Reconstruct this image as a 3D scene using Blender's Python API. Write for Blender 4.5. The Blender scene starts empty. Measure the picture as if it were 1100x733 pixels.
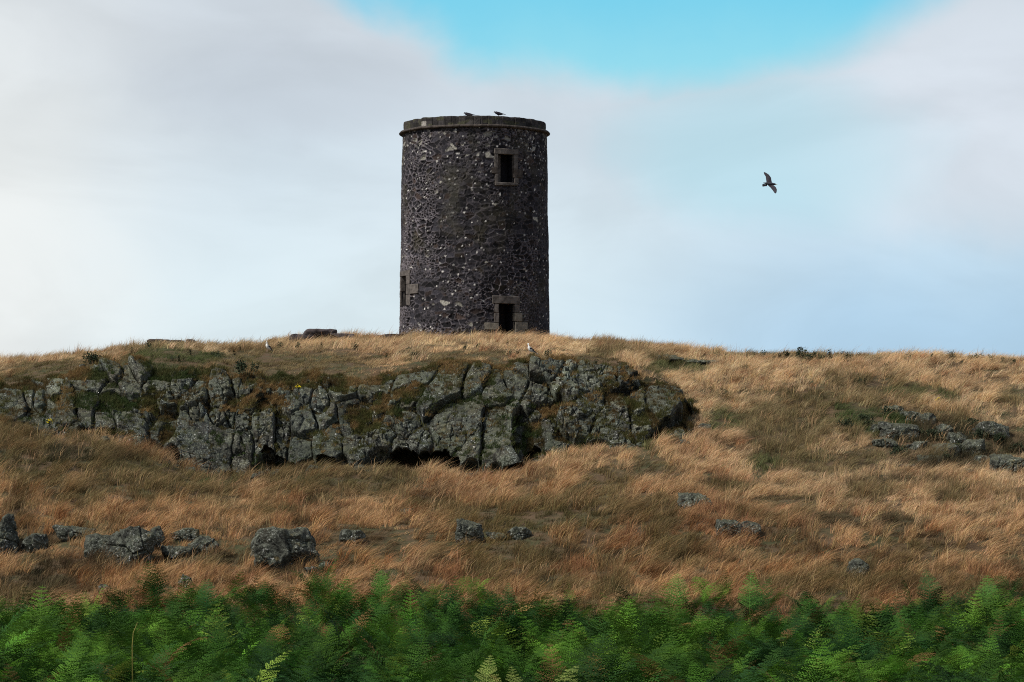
import bpy, bmesh, math, random
import numpy as np
from mathutils import Vector, Matrix

# ------------------------------------------------------------------ camera, world, sun, exposure
S = bpy.context.scene
C = S.collection
F = 3600.0            # focal length in photo pixels (photo is 1100 wide)
HOR = 550.0           # photo row of the eye level
CAMZ = 5.8            # eye height above the bracken hollow datum
PITCH = math.atan((HOR - 366.5) / F)

cam_data = bpy.data.cameras.new('camera')
cam = bpy.data.objects.new('camera', cam_data); C.objects.link(cam)
cam_data.sensor_width = 36.0
cam_data.lens = 36.0 * F / 1100.0
cam_data.clip_start = 0.5; cam_data.clip_end = 12000
cam.location = (0, 0, CAMZ)
cam.rotation_euler = (math.pi / 2 + PITCH, 0, 0)
cam_data.dof.use_dof = True
cam_data.dof.focus_distance = 158.0
cam_data.dof.aperture_fstop = 11
S.camera = cam

SUN_EL, SUN_AZ = math.radians(50), math.radians(-118)   # azimuth from +Y, clockwise
world = bpy.data.worlds.new('World'); S.world = world; world.use_nodes = True
sun_data = bpy.data.lights.new('sun', 'SUN'); sun = bpy.data.objects.new('sun', sun_data); C.objects.link(sun)
sun_data.energy = 4.4; sun_data.angle = math.radians(5); sun_data.color = (1.0, 0.95, 0.87)
sd = Vector((math.sin(SUN_AZ) * math.cos(SUN_EL), math.cos(SUN_AZ) * math.cos(SUN_EL), math.sin(SUN_EL)))
sun.rotation_euler = (-sd).to_track_quat('-Z', 'Y').to_euler()
sun.location = (-60, -60, 90)

S.view_settings.view_transform = 'Standard'
try: S.view_settings.look = 'None'
except Exception: pass
S.view_settings.exposure = 0.0; S.view_settings.gamma = 1.0
S.view_settings.use_curve_mapping = False
S.cycles.use_denoising = False
S.cycles.pixel_filter_type = 'BLACKMAN_HARRIS'; S.cycles.filter_width = 1.05
S.cycles.max_bounces = 5; S.cycles.diffuse_bounces = 3; S.cycles.glossy_bounces = 2
S.cycles.transmission_bounces = 3; S.cycles.transparent_max_bounces = 4


class NT:
    """small wrapper to write node trees tersely"""
    def __init__(s, tree): s.t = tree; s.n = tree.nodes; s.l = tree.links
    def new(s, kind, **kw):
        n = s.n.new(kind)
        for k, v in kw.items(): setattr(n, k, v)
        return n
    def put(s, sock, v):
        if isinstance(v, bpy.types.NodeSocket): s.l.new(v, sock)
        elif v is not None:
            if isinstance(v, (tuple, list)) and len(v) == 3 and sock.type == 'RGBA': v = (*v, 1)
            sock.default_value = v
    def math(s, op, a, b=None, c=None, clamp=False):
        n = s.new('ShaderNodeMath', operation=op, use_clamp=clamp)
        s.put(n.inputs[0], a)
        if b is not None: s.put(n.inputs[1], b)
        if c is not None: s.put(n.inputs[2], c)
        return n.outputs[0]
    def step(s, x, lo, hi, a=0.0, b=1.0, smooth=True):
        n = s.new('ShaderNodeMapRange', interpolation_type='SMOOTHSTEP' if smooth else 'LINEAR')
        s.put(n.inputs['Value'], x); n.inputs['From Min'].default_value = lo; n.inputs['From Max'].default_value = hi
        n.inputs['To Min'].default_value = a; n.inputs['To Max'].default_value = b
        return n.outputs[0]
    def mix(s, f, a, b, blend='MIX'):
        n = s.new('ShaderNodeMix', data_type='RGBA', blend_type=blend)
        s.put(n.inputs[0], f); s.put(n.inputs[6], a); s.put(n.inputs[7], b)
        return n.outputs[2]
    def noise(s, vec, scale, detail=4, rough=0.55, dist=0.0, out=0):
        n = s.new('ShaderNodeTexNoise'); s.put(n.inputs['Vector'], vec)
        n.inputs['Scale'].default_value = scale; n.inputs['Detail'].default_value = detail
        n.inputs['Roughness'].default_value = rough; n.inputs['Distortion'].default_value = dist
        return n.outputs[out]
    def voronoi(s, vec, scale, feature='F1', out='Distance', rand=1.0):
        n = s.new('ShaderNodeTexVoronoi', feature=feature); s.put(n.inputs['Vector'], vec)
        n.inputs['Scale'].default_value = scale; n.inputs['Randomness'].default_value = rand
        return n.outputs[out]
    def comb(s, x, y, z):
        n = s.new('ShaderNodeCombineXYZ'); s.put(n.inputs[0], x); s.put(n.inputs[1], y); s.put(n.inputs[2], z)
        return n.outputs[0]
    def vscale(s, v, xyz):
        n = s.new('ShaderNodeVectorMath', operation='MULTIPLY'); s.put(n.inputs[0], v); n.inputs[1].default_value = xyz
        return n.outputs[0]


def build_world():
    w = NT(world.node_tree); w.n.clear()
    out = w.new('ShaderNodeOutputWorld'); bg = w.new('ShaderNodeBackground'); bg.inputs['Strength'].default_value = 0.1
    w.l.new(bg.outputs[0], out.inputs[0])
    sky = w.new('ShaderNodeTexSky', sky_type='NISHITA'); sky.sun_disc = False
    sky.sun_elevation = SUN_EL; sky.sun_rotation = SUN_AZ
    tc = w.new('ShaderNodeTexCoord'); d = tc.outputs['Generated']
    sep = w.new('ShaderNodeSeparateXYZ'); w.l.new(d, sep.inputs[0])
    X, Y, Z = sep.outputs
    # bearing and elevation of the sky direction, in degrees
    az = w.math('MULTIPLY', w.math('ARCTAN2', X, Y), 57.2958)
    el = w.math('MULTIPLY', w.math('ARCSINE', Z), 57.2958)
    soft = w.noise(d, 22.0, 5, 0.5, 0.3)                # wide soft billows
    fine = w.noise(d, 60.0, 6, 0.55, 0.4)
    wob = w.math('SUBTRACT', soft, 0.5)
    wobf = w.math('SUBTRACT', fine, 0.5)
    elw = w.math('ADD', w.math('MULTIPLY_ADD', wob, 1.0, el), w.math('MULTIPLY', wobf, 0.35))
    azw = w.math('MULTIPLY_ADD', wob, 2.2, az)
    # cloud sheet: lavender grey high up, brighter toward the skyline
    K = lambda r, g, b: (r * 10, g * 10, b * 10)
    cloud = w.mix(w.step(elw, 3.0, 7.0), K(.71, .83, .88), K(.64, .74, .82))
    cloud = w.mix(w.step(elw, 5.6, 8.4, 0, 1), cloud, K(.61, .675, .74))
    # brighter, whiter bank to the left
    cloud = w.mix(w.math('MULTIPLY', w.step(azw, -4.0, -9.5), w.step(el, 11.0, 5.0, 0.35, 0.95)), cloud, K(.83, .855, .845))
    # darker grey belly left of the blue gap
    b1 = w.math('POWER', w.math('DIVIDE', w.math('ADD', azw, 3.7), 2.6), 2.0)
    b2 = w.math('POWER', w.math('DIVIDE', w.math('SUBTRACT', elw, 7.2), 1.0), 2.0)
    cloud = w.mix(w.math('MULTIPLY', w.step(w.math('ADD', b1, b2), 1.6, 0.0), 0.5), cloud, K(.52, .58, .65))
    # thin blue veil to the right and low down
    cloud = w.mix(w.math('MULTIPLY', w.step(azw, -1.0, 6.0), w.step(elw, 6.4, 2.9, 0.0, 0.85)), cloud, K(.40, .61, .80))
    # bright bank at the upper right
    c1 = w.math('POWER', w.math('DIVIDE', w.math('SUBTRACT', azw, 8.4), 3.4), 2.0)
    c2 = w.math('POWER', w.math('DIVIDE', w.math('SUBTRACT', elw, 6.6), 1.9), 2.0)
    cloud = w.mix(w.math('MULTIPLY', w.step(w.math('ADD', c1, c2), 1.7, 0.2), 0.9), cloud, K(.68, .745, .82))
    billow = w.step(w.noise(w.vscale(d, (1.0, 1.0, 2.6)), 12.0, 6, 0.52, 0.5), 0.30, 0.70, 0.94, 1.06)
    n = w.new('ShaderNodeVectorMath', operation='SCALE'); w.l.new(cloud, n.inputs[0]); w.l.new(billow, n.inputs['Scale'])
    cloud = n.outputs[0]
    blue = w.mix(0.12, w.mix(w.step(elw, 7.2, 9.2), K(.31, .76, .90), K(.17, .66, .89)), sky.outputs[0])
    # gap of blue overhead the tower
    e1 = w.math('POWER', w.math('DIVIDE', w.math('SUBTRACT', azw, 2.4), 5.7), 2.0)
    e2 = w.math('POWER', w.math('DIVIDE', w.math('SUBTRACT', elw, 9.9), 2.85), 2.0)
    gap = w.step(w.math('ADD', e1, e2), 1.14, 0.58)
    f1 = w.math('POWER', w.math('DIVIDE', w.math('SUBTRACT', azw, 4.4), 2.6), 2.0)
    f2 = w.math('POWER', w.math('DIVIDE', w.math('SUBTRACT', elw, 6.2), 1.5), 2.0)
    gap2 = w.math('MULTIPLY', w.step(w.math('ADD', f1, f2), 1.6, 0.0), 0.38)
    sk = w.mix(w.math('MAXIMUM', gap, gap2), cloud, blue)
    # the rest of the dome: broken cloud over clear sky
    broken = w.step(w.noise(d, 2.6, 6, 0.55, 0.5), 0.40, 0.62)
    dome = w.mix(broken, w.mix(0.35, sky.outputs[0], K(.16, .27, .42)), K(.50, .51, .55))
    front = w.math('MULTIPLY', w.step(w.math('ABSOLUTE', az), 34, 18), w.step(el, 26, 14))
    w.l.new(w.mix(front, dome, sk), bg.inputs['Color'])

build_world()

# ------------------------------------------------------------------ helpers
_ct, _st = math.cos(PITCH), math.sin(PITCH)

def at(px, py, d):
    """world point seen at photo pixel (px, py) at ground distance d"""
    px = np.asarray(px, float); py = np.asarray(py, float)
    u = (px - 550.0) / F; v = (366.5 - py) / F
    y = _ct - v * _st; z = _st + v * _ct
    return np.stack([u / y * d, np.broadcast_to(np.asarray(d, float), (u / y * d).shape), CAMZ + z / y * d], -1)

def zof(py, d):
    v = (366.5 - np.asarray(py, float)) / F
    return CAMZ + (_st + v * _ct) / (_ct - v * _st) * d

def hsh(ix, iy, iz, seed):
    h = (ix.astype(np.int64) * 374761393 + iy.astype(np.int64) * 668265263 + iz.astype(np.int64) * 2147483647 + seed * 974711) & 0xffffffff
    h = ((h ^ (h >> 13)) * 1274126177) & 0xffffffff
    h = ((h ^ (h >> 16)) * 2246822519) & 0xffffffff
    h = h ^ (h >> 15)
    return (h & 0xffffff) / float(0x1000000)

def vnoise(x, y, z=None, seed=0):
    x = np.asarray(x, float); y = np.asarray(y, float)
    if z is None: z = np.zeros_like(x)
    ix, iy, iz = np.floor(x), np.floor(y), np.floor(z)
    fx, fy, fz = x - ix, y - iy, z - iz
    fx, fy, fz = (f * f * f * (f * (f * 6 - 15) + 10) for f in (fx, fy, fz))
    r = 0
    for a in (0, 1):
        for b in (0, 1):
            for c in (0, 1):
                wgt = (fx if a else 1 - fx) * (fy if b else 1 - fy) * (fz if c else 1 - fz)
                r = r + wgt * hsh(ix + a, iy + b, iz + c, seed)
    return r * 2 - 1

def fbm(x, y, z=None, oct=4, gain=0.5, seed=0):
    r = 0; amp = 1; tot = 0
    for i in range(oct):
        k = 2.03 ** i
        r = r + amp * vnoise(x * k, y * k, None if z is None else z * k, seed + i * 17)
        tot += amp; amp *= gain
    return r / tot

def vor(x, y, seed=0, jit=0.9, tilt=False):
    """jittered-grid Voronoi: F1, F2 and two random numbers of the nearest cell"""
    ix, iy = np.floor(x), np.floor(y); z0 = np.zeros_like(ix)
    f1 = np.full(x.shape, 9.0); f2 = f1.copy(); r1 = np.zeros(x.shape); r2 = r1.copy(); tl = r1.copy()
    for a in (-1, 0, 1):
        for b in (-1, 0, 1):
            cx, cy = ix + a, iy + b
            sx = cx + 0.5 + jit * (hsh(cx, cy, z0, seed) - 0.5); sy = cy + 0.5 + jit * (hsh(cx, cy, z0, seed + 5) - 0.5)
            d = np.hypot(x - sx, y - sy)
            closer = d < f1
            f2 = np.where(closer, f1, np.minimum(f2, d))
            r1 = np.where(closer, hsh(cx, cy, z0, seed + 11), r1); r2 = np.where(closer, hsh(cx, cy, z0, seed + 23), r2)
            if tilt:
                g1, g2 = hsh(cx, cy, z0, seed + 31) - .5, hsh(cx, cy, z0, seed + 37) - .5
                tl = np.where(closer, g1 * (x - sx) + g2 * (y - sy), tl)
            f1 = np.where(closer, d, f1)
    return (f1, f2, r1, r2, tl) if tilt else (f1, f2, r1, r2)

def sstep(x, a, b):
    t = np.clip((x - a) / (b - a), 0, 1); return t * t * (3 - 2 * t)

def mesh_np(name, verts, faces_list, mat, parent=None, cols=None, smooth=True, loc=None):
    """faces_list: list of int arrays (n,k) of one k each"""
    me = bpy.data.meshes.new(name)
    verts = np.asarray(verts, np.float32)
    me.vertices.add(len(verts)); me.vertices.foreach_set('co', verts.ravel())
    nl = sum(f.size for f in faces_list); nf = sum(len(f) for f in faces_list)
    me.loops.add(nl); me.polygons.add(nf)
    me.loops.foreach_set('vertex_index', np.concatenate([f.ravel() for f in faces_list]).astype(np.int32))
    tot = np.concatenate([np.full(len(f), f.shape[1], np.int32) for f in faces_list])
    st = np.concatenate([[0], np.cumsum(tot)[:-1]]).astype(np.int32)
    me.polygons.foreach_set('loop_start', st)
    try: me.polygons.foreach_set('loop_total', tot)
    except Exception: pass
    me.polygons.foreach_set('use_smooth', np.full(nf, smooth, bool))
    if cols is not None:
        ca = me.color_attributes.new('Col', 'FLOAT_COLOR', 'POINT')
        cc = np.ones((len(verts), 4), np.float32); cc[:, :cols.shape[1]] = cols
        ca.data.foreach_set('color', cc.ravel())
    me.update(calc_edges=True); me.validate()
    o = bpy.data.objects.new(name, me); C.objects.link(o)
    if mat is not None: me.materials.append(mat)
    if parent is not None: o.parent = parent
    if loc is not None: o.location = loc
    return o

def grid_faces(nr, nc, keep=None, wrap=False):
    i = np.arange(nr - 1)[:, None]; j = np.arange(nc if wrap else nc - 1)[None, :]
    j2 = (j + 1) % nc
    f = np.stack([i * nc + j + 0 * j2, i * nc + j2, (i + 1) * nc + j2, (i + 1) * nc + j + 0 * j2], -1).reshape(-1, 4)
    if keep is not None: f = f[keep.ravel()]
    return f

def bm_obj(name, bm, mat, parent=None, smooth=False):
    me = bpy.data.meshes.new(name); bm.to_mesh(me); bm.free()
    if smooth:
        for p in me.polygons: p.use_smooth = True
    me.materials.append(mat)
    o = bpy.data.objects.new(name, me); C.objects.link(o)
    if parent is not None: o.parent = parent
    return o

def tag(o, label=None, cat=None, group=None, kind=None):
    if label: o['label'] = label
    if cat: o['category'] = cat
    if group: o['group'] = group
    if kind: o['kind'] = kind
    return o

def empty(name, loc=(0, 0, 0), rz=0):
    o = bpy.data.objects.new(name, None); C.objects.link(o)
    o.location = loc; o.rotation_euler = (0, 0, rz); o.empty_display_size = 0.2
    return o

def copy_tree(o, parent=None):
    c = o.copy(); C.objects.link(c); c.parent = parent
    for ch in [x for x in S.objects if x.parent == o]: copy_tree(ch, c)
    return c

# ------------------------------------------------------------------ materials
def material(name, build, rough=0.9, spec=0.2):
    m = bpy.data.materials.new(name); m.use_nodes = True
    t = NT(m.node_tree); t.n.clear()
    out = t.new('ShaderNodeOutputMaterial'); p = t.new('ShaderNodeBsdfPrincipled')
    p.inputs['Roughness'].default_value = rough; p.inputs['Specular IOR Level'].default_value = spec
    t.l.new(p.outputs[0], out.inputs[0])
    build(t, p, out)
    return m

def attr(t):
    a = t.new('ShaderNodeAttribute', attribute_type='GEOMETRY'); a.attribute_name = 'Col'; return a.outputs['Color']

def pos(t): return t.new('ShaderNodeNewGeometry').outputs['Position']

def bump(t, p, h, strength, dist):
    b = t.new('ShaderNodeBump'); b.inputs['Strength'].default_value = strength; b.inputs['Distance'].default_value = dist
    t.put(b.inputs['Height'], h); t.l.new(b.outputs[0], p.inputs['Normal'])

def leaf_mat(name, trans=0.3, jitter=0.0):
    def build(t, p, out):
        c = attr(t)
        p.inputs['Specular IOR Level'].default_value = 0.12; p.inputs['Roughness'].default_value = 0.75
        t.l.new(c, p.inputs['Base Color'])
        tr = t.new('ShaderNodeBsdfTranslucent'); t.l.new(c, tr.inputs[0])
        mx = t.new('ShaderNodeMixShader'); mx.inputs[0].default_value = trans
        t.l.new(p.outputs[0], mx.inputs[1]); t.l.new(tr.outputs[0], mx.inputs[2]); t.l.new(mx.outputs[0], out.inputs[0])
    return material(name, build)

def rock_build(object_space=False):
    def build(t, p, out):
        v = t.new('ShaderNodeTexCoord').outputs['Object'] if object_space else pos(t)
        a = attr(t) if not object_space else None
        g = t.new('ShaderNodeNewGeometry').outputs['Normal']
        sp = t.new('ShaderNodeSeparateXYZ'); t.l.new(g, sp.inputs[0])
        n0 = t.noise(v, 0.55, 5, 0.62, 0.4); n1 = t.noise(v, 0.9, 6, 0.6); n2 = t.noise(v, 3.6, 6, 0.65, 0.5); n3 = t.noise(v, 14, 5, 0.7)
        base = t.mix(t.step(n2, 0.36, 0.66), (0.018, 0.019, 0.016), (0.115, 0.122, 0.098))
        base = t.mix(t.math('MULTIPLY', t.step(n1, 0.45, 0.62), 0.5), base, (0.070, 0.085, 0.056))
        base = t.mix(t.math('MULTIPLY', t.step(t.noise(v, 1.7, 5, .6), 0.52, 0.70), 0.55), base, (0.066, 0.054, 0.044))
        base = t.mix(t.step(n0, .50, .64, 0, .62), base, (0.030, 0.028, 0.026))
        base = t.mix(t.step(n0, .46, .34, 0, .45), base, (0.122, 0.128, 0.090))
        # pale crustose lichen and small white flecks
        li = t.math('MULTIPLY', t.step(n3, 0.52, 0.62), t.step(t.noise(v, 1.3, 4, .6), 0.40, 0.58))
        base = t.mix(t.math('MULTIPLY', li, 0.8), base, (0.32, 0.34, 0.29))
        wf = t.math('MULTIPLY', t.step(t.noise(v, 9.0, 4, .6), 0.63, 0.68), t.step(t.noise(v, 0.8, 3, .5), 0.42, 0.58))
        base = t.mix(wf, base, (0.55, 0.55, 0.52))
        # ochre lichen, moss where the stone faces the sky
        oc = t.math('MULTIPLY', t.step(t.noise(v, 2.4, 5, .6), 0.58, 0.68), t.step(t.noise(v, 0.5, 3, .5), 0.5, 0.62))
        base = t.mix(t.math('MULTIPLY', oc, 0.6), base, (0.16, 0.115, 0.035))
        up = t.step(t.math('ADD', sp.outputs[2], t.math('MULTIPLY', t.math('SUBTRACT', n2, .5), 1.4)), 0.55, 0.95)
        base = t.mix(t.math('MULTIPLY', up, 0.40), base, (0.085, 0.085, 0.040))
        if a is not None: base = t.mix(1.0, base, a, 'MULTIPLY')
        t.l.new(base, p.inputs['Base Color'])
        h = t.math('ADD', t.math('MULTIPLY', t.noise(v, 5, 8, 0.7), 0.6), t.math('MULTIPLY', t.voronoi(v, 9, 'DISTANCE_TO_EDGE'), -0.15))
        bump(t, p, h, 1.0, 0.22)
    return build

M = {}
M['rock'] = material('lichened_rock', rock_build(False))
M['boulder'] = material('lichened_boulder', rock_build(True))
M['grass'] = leaf_mat('dry_grass_blades', 0.25)
M['fern'] = leaf_mat('bracken_leaf', 0.18)

def soil(t, p, out):
    v = pos(t)
    n = t.noise(v, 0.6, 6, .6); m2 = t.noise(v, 5, 5, .6)
    c = t.mix(t.step(n, .38, .62), (.085, .055, .030), (.045, .048, .020))
    c = t.mix(t.step(m2, .45, .7, 0, .6), c, (.12, .078, .042))
    t.l.new(c, p.inputs['Base Color']); bump(t, p, m2, .6, .1)
M['soil'] = material('turf_and_dead_grass', soil)

def vcol(t, p, out):
    v = pos(t); c = attr(t)
    k = t.step(t.noise(v, 11, 6, .7), .3, .7, .62, 1.4)
    n = t.new('ShaderNodeVectorMath', operation='SCALE'); t.l.new(c, n.inputs[0]); t.l.new(k, n.inputs['Scale'])
    c2 = t.mix(t.math('MULTIPLY', t.step(t.noise(v, .55, 5, .6), .5, .68), .45), n.outputs[0], (.062, .055, .034))
    t.l.new(c2, p.inputs['Base Color'])
    bump(t, p, t.noise(v, 16, 6, .7), .6, .03)
M['masonry'] = material('rubble_masonry', vcol)

def plain(name, col, rough=.85, var=.25, scale=6, spec=.2):
    def b(t, p, out):
        v = t.new('ShaderNodeTexCoord').outputs['Object']
        lo = tuple(x * (1 - var) for x in col); hi = tuple(min(1, x * (1 + var)) for x in col)
        t.l.new(t.mix(t.step(t.noise(v, scale, 5, .6), .3, .7), lo, hi), p.inputs['Base Color'])
        bump(t, p, t.noise(v, scale * 3, 5, .6), .35, .02)
    return material(name, b, rough, spec)
M['dressed'] = plain('dressed_sandstone', (.105, .092, .082), var=.45, scale=4)
M['dressed_pale'] = plain('pale_dressed_stone', (.17, .152, .122), var=.35, scale=5)
M['cornice'] = plain('cornice_stone', (.058, .048, .041), var=.5, scale=5)
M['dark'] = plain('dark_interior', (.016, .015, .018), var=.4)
M['ruin'] = plain('dark_walling_stone', (.055, .045, .045), var=.5, scale=3)
M['roof'] = plain('roof_stone', (.08, .08, .075))
M['white_feather'] = plain('white_feathers', (.82, .82, .78), .7, .05)
M['grey_feather'] = plain('slate_grey_feathers', (.035, .035, .045), .7, .2)
M['brown_backlit_feather'] = plain('brown_and_backlit_feathers', (.022, .018, .026), .7, .4, 9)  # on the flying gull this dark tone stands in for backlight
M['bill'] = plain('yellow_bill', (.55, .36, .04), .5, .1)
M['bird_leg'] = plain('pinkish_leg', (.38, .25, .18), .6, .1)
M['weed'] = plain('dark_weed_leaf', (.030, .042, .020), .8, .5, 12)
M['flower'] = plain('yellow_petal', (.62, .50, .015), .7, .15)
M['stem'] = plain('yellow_stem', (.22, .20, .05), .7, .2)

# ------------------------------------------------------------------ terrain
PXK   = np.array([-260,  0,  50, 110, 150, 200, 260, 330, 400, 450, 520, 590, 640, 700, 740, 780, 850, 950, 1050, 1100, 1360], float)
CREST = np.array([ 397, 392, 389, 383, 375, 373, 375, 365, 367, 367, 366, 367, 369, 373, 377, 380, 382, 384, 386, 386, 388], float)
TOPY  = np.array([ 424, 414, 405, 388, 385, 390, 394, 396, 396, 391, 387, 383, 392, 404, 428, 432, 432, 432, 434, 434, 434], float)
BASEY = np.array([ 450, 446, 466, 474, 478, 508, 516, 504, 506, 514, 512, 488, 482, 480, 462, 480, 500, 512, 515, 515, 515], float)
CLIFF = np.interp(PXK, [690, 780], [1, 0])
NPX, D0, DSTEP = 541, 20.0, 0.25
pxg = np.linspace(-260, 1360, NPX); dg = np.arange(D0, 420, DSTEP)
def _build_H():
    H = np.zeros((NPX, len(dg)))
    cr, tp, bs, cl = (np.interp(pxg, PXK, a) for a in (CREST, TOPY, BASEY, CLIFF))
    k = np.exp(-0.5 * (np.arange(-30, 31) / 9.0) ** 2); k /= k.sum()
    sm = lambda a: np.convolve(np.pad(a, 30, mode='edge'), k, 'valid')
    cr, tp, bs = sm(cr), sm(tp), sm(bs)
    g = np.exp(-0.5 * (np.arange(-12, 13) / 3.5) ** 2); g /= g.sum()
    for i in range(NPX):
        bd = 145.5; zb = float(zof(bs[i], bd)); td = 151.5 + (1 - cl[i]) * 7.0; zt = float(zof(tp[i], td))
        zc = float(zof(cr[i], 172)); f = cl[i]
        shelf = f * (zb + 0.25) + (1 - f) * (zb + (zt - zb) * 3.0 / (td - bd))
        kd = [D0, 52, 106, 113, 124.5, 127, bd, bd + 3.0, td, 172, 184, 205, 260, 420]
        zr = float(zof(607, 122)) + 0.15
        zq = float(zof(569, 127))
        kz = [1.7, 1.65, 1.85, 2.75, zr, zq, zb, shelf, zt, zc, zc + .32, zc + .15, zc - 3.5, zc - 11]
        z = np.interp(dg, kd, kz)
        H[i] = np.convolve(np.pad(z, 12, mode='edge'), g, 'valid')
    P, Dd = np.meshgrid(pxg, dg, indexing='ij'); X = (P - 550) * Dd / F
    und = 0.42 * fbm(X / 5.5, Dd / 5.5, oct=3, seed=3) + 0.13 * fbm(X / 1.3, Dd / 1.3, oct=3, seed=9)
    und *= 0.35 + 0.65 * sstep(Dd, 100, 112) * (1 - 0.75 * sstep(Dd, 160, 170))
    return H + und
HT = _build_H()

def Hpd(px, d):
    fi = np.clip((np.asarray(px, float) - pxg[0]) / (pxg[1] - pxg[0]), 0, NPX - 1.001)
    fd = np.clip((np.asarray(d, float) - D0) / DSTEP, 0, len(dg) - 1.001)
    i, j = fi.astype(int), fd.astype(int); a, b = fi - i, fd - j
    return (HT[i, j] * (1 - a) + HT[i + 1, j] * a) * (1 - b) + (HT[i, j + 1] * (1 - a) + HT[i + 1, j + 1] * a) * b
def Hxy(x, y):
    return Hpd(550 + np.asarray(x, float) * F / np.maximum(np.asarray(y, float), 1.0), y)
def pix(x, y, z):
    v = (np.asarray(z) - CAMZ) / np.asarray(y)
    vv = (v * _ct - _st) / (_ct + v * _st)
    depth = _ct + v * _st
    return 550 + F * np.asarray(x) / np.asarray(y) / depth, 366.5 - F * vv
def ground_at(px, py, dmin=100.0):
    """first ground point (from the near side) seen at that photo pixel"""
    d = np.arange(dmin, 200, 0.1); z = Hpd(np.full_like(d, px), d)
    _, yy = pix((px - 550) * d / F, d, z)
    k = np.argmax(yy <= py); dd = float(d[k])
    return Vector(((px - 550) * dd / F, dd, float(z[k]))), dd

def build_ground():
    xa = np.concatenate([-np.geomspace(40, 4200, 24)[::-1], np.arange(-39.6, 39.7, 0.36), np.geomspace(40, 4200, 24)])
    ya = np.concatenate([[-3000, -800, -200, -60, -20, 0, 6, 12, 16], np.arange(20, 104, 2.0), np.arange(104, 206, 0.36), np.geomspace(207, 420, 22), np.geomspace(460, 6500, 16)])
    Xg, Yg = np.meshgrid(xa, ya)
    Z = Hxy(Xg, np.clip(Yg, 20, 419))
    near = 1.7 + (CAMZ - 1.7 - 1.7) * (1 - sstep(Yg, 0.5, 17))
    Z = np.where(Yg < 20, near, Z)
    far = Z + (-12.0 - Z) * sstep(Yg, 420, 900)
    Z = np.where(Yg > 420, far, Z)
    side = sstep(np.abs(Xg), 120, 500)
    Z = np.where(Yg > 20, Z * (1 - side) + np.minimum(Z, 1.0) * side, Z)
    o = mesh_np('hillside', np.stack([Xg, Yg, Z], -1).reshape(-1, 3), [grid_faces(*Xg.shape)], M['soil'])
    tag(o, kind='structure')
build_ground()

# ------------------------------------------------------------------ round stone tower
TX, TY = float((509.5 - 550) * 180 / F), 180.0
RB, RT = 4.10, 3.90
ZG = 8.3
ZC = float(zof(143.8, 180)); ZP = float(zof(133.0, 180))
def rad(z): return RB + (RT - RB) * np.clip((z - 9.2) / (ZC - 9.2), -0.2, 1.1)
def ang_of(px, guess=0.0):
    """bearing on the wall (0 = facing the camera, + = to the right) seen at photo column px"""
    return math.asin(max(-1, min(1, ((px - 509.5) / 20.0) / 4.03)))
def wall_pt(a, z, off=0.0):
    r = rad(z) + off
    return np.stack([TX + r * np.sin(a), TY - r * np.cos(a), z + 0 * r], -1)
def wz(py, a): return float(zof(py, 180 - 4.0 * math.cos(a)))

# openings: (left px, right px, top py, bottom py)
def opening(l, r, t, b):
    a0, a1 = ang_of(l), ang_of(r); am = (a0 + a1) / 2
    return [a0, a1, wz(b, am), wz(t, am)]
OPEN_WIN = opening(535.6, 553.4, 165.5, 196.5)
OPEN_DOOR = opening(536.2, 553.2, 326.5, 366)
aS = -math.radians(70)
OPEN_SIDE = [aS - 0.105, aS + 0.105, wz(329, aS), wz(297, aS)]

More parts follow.
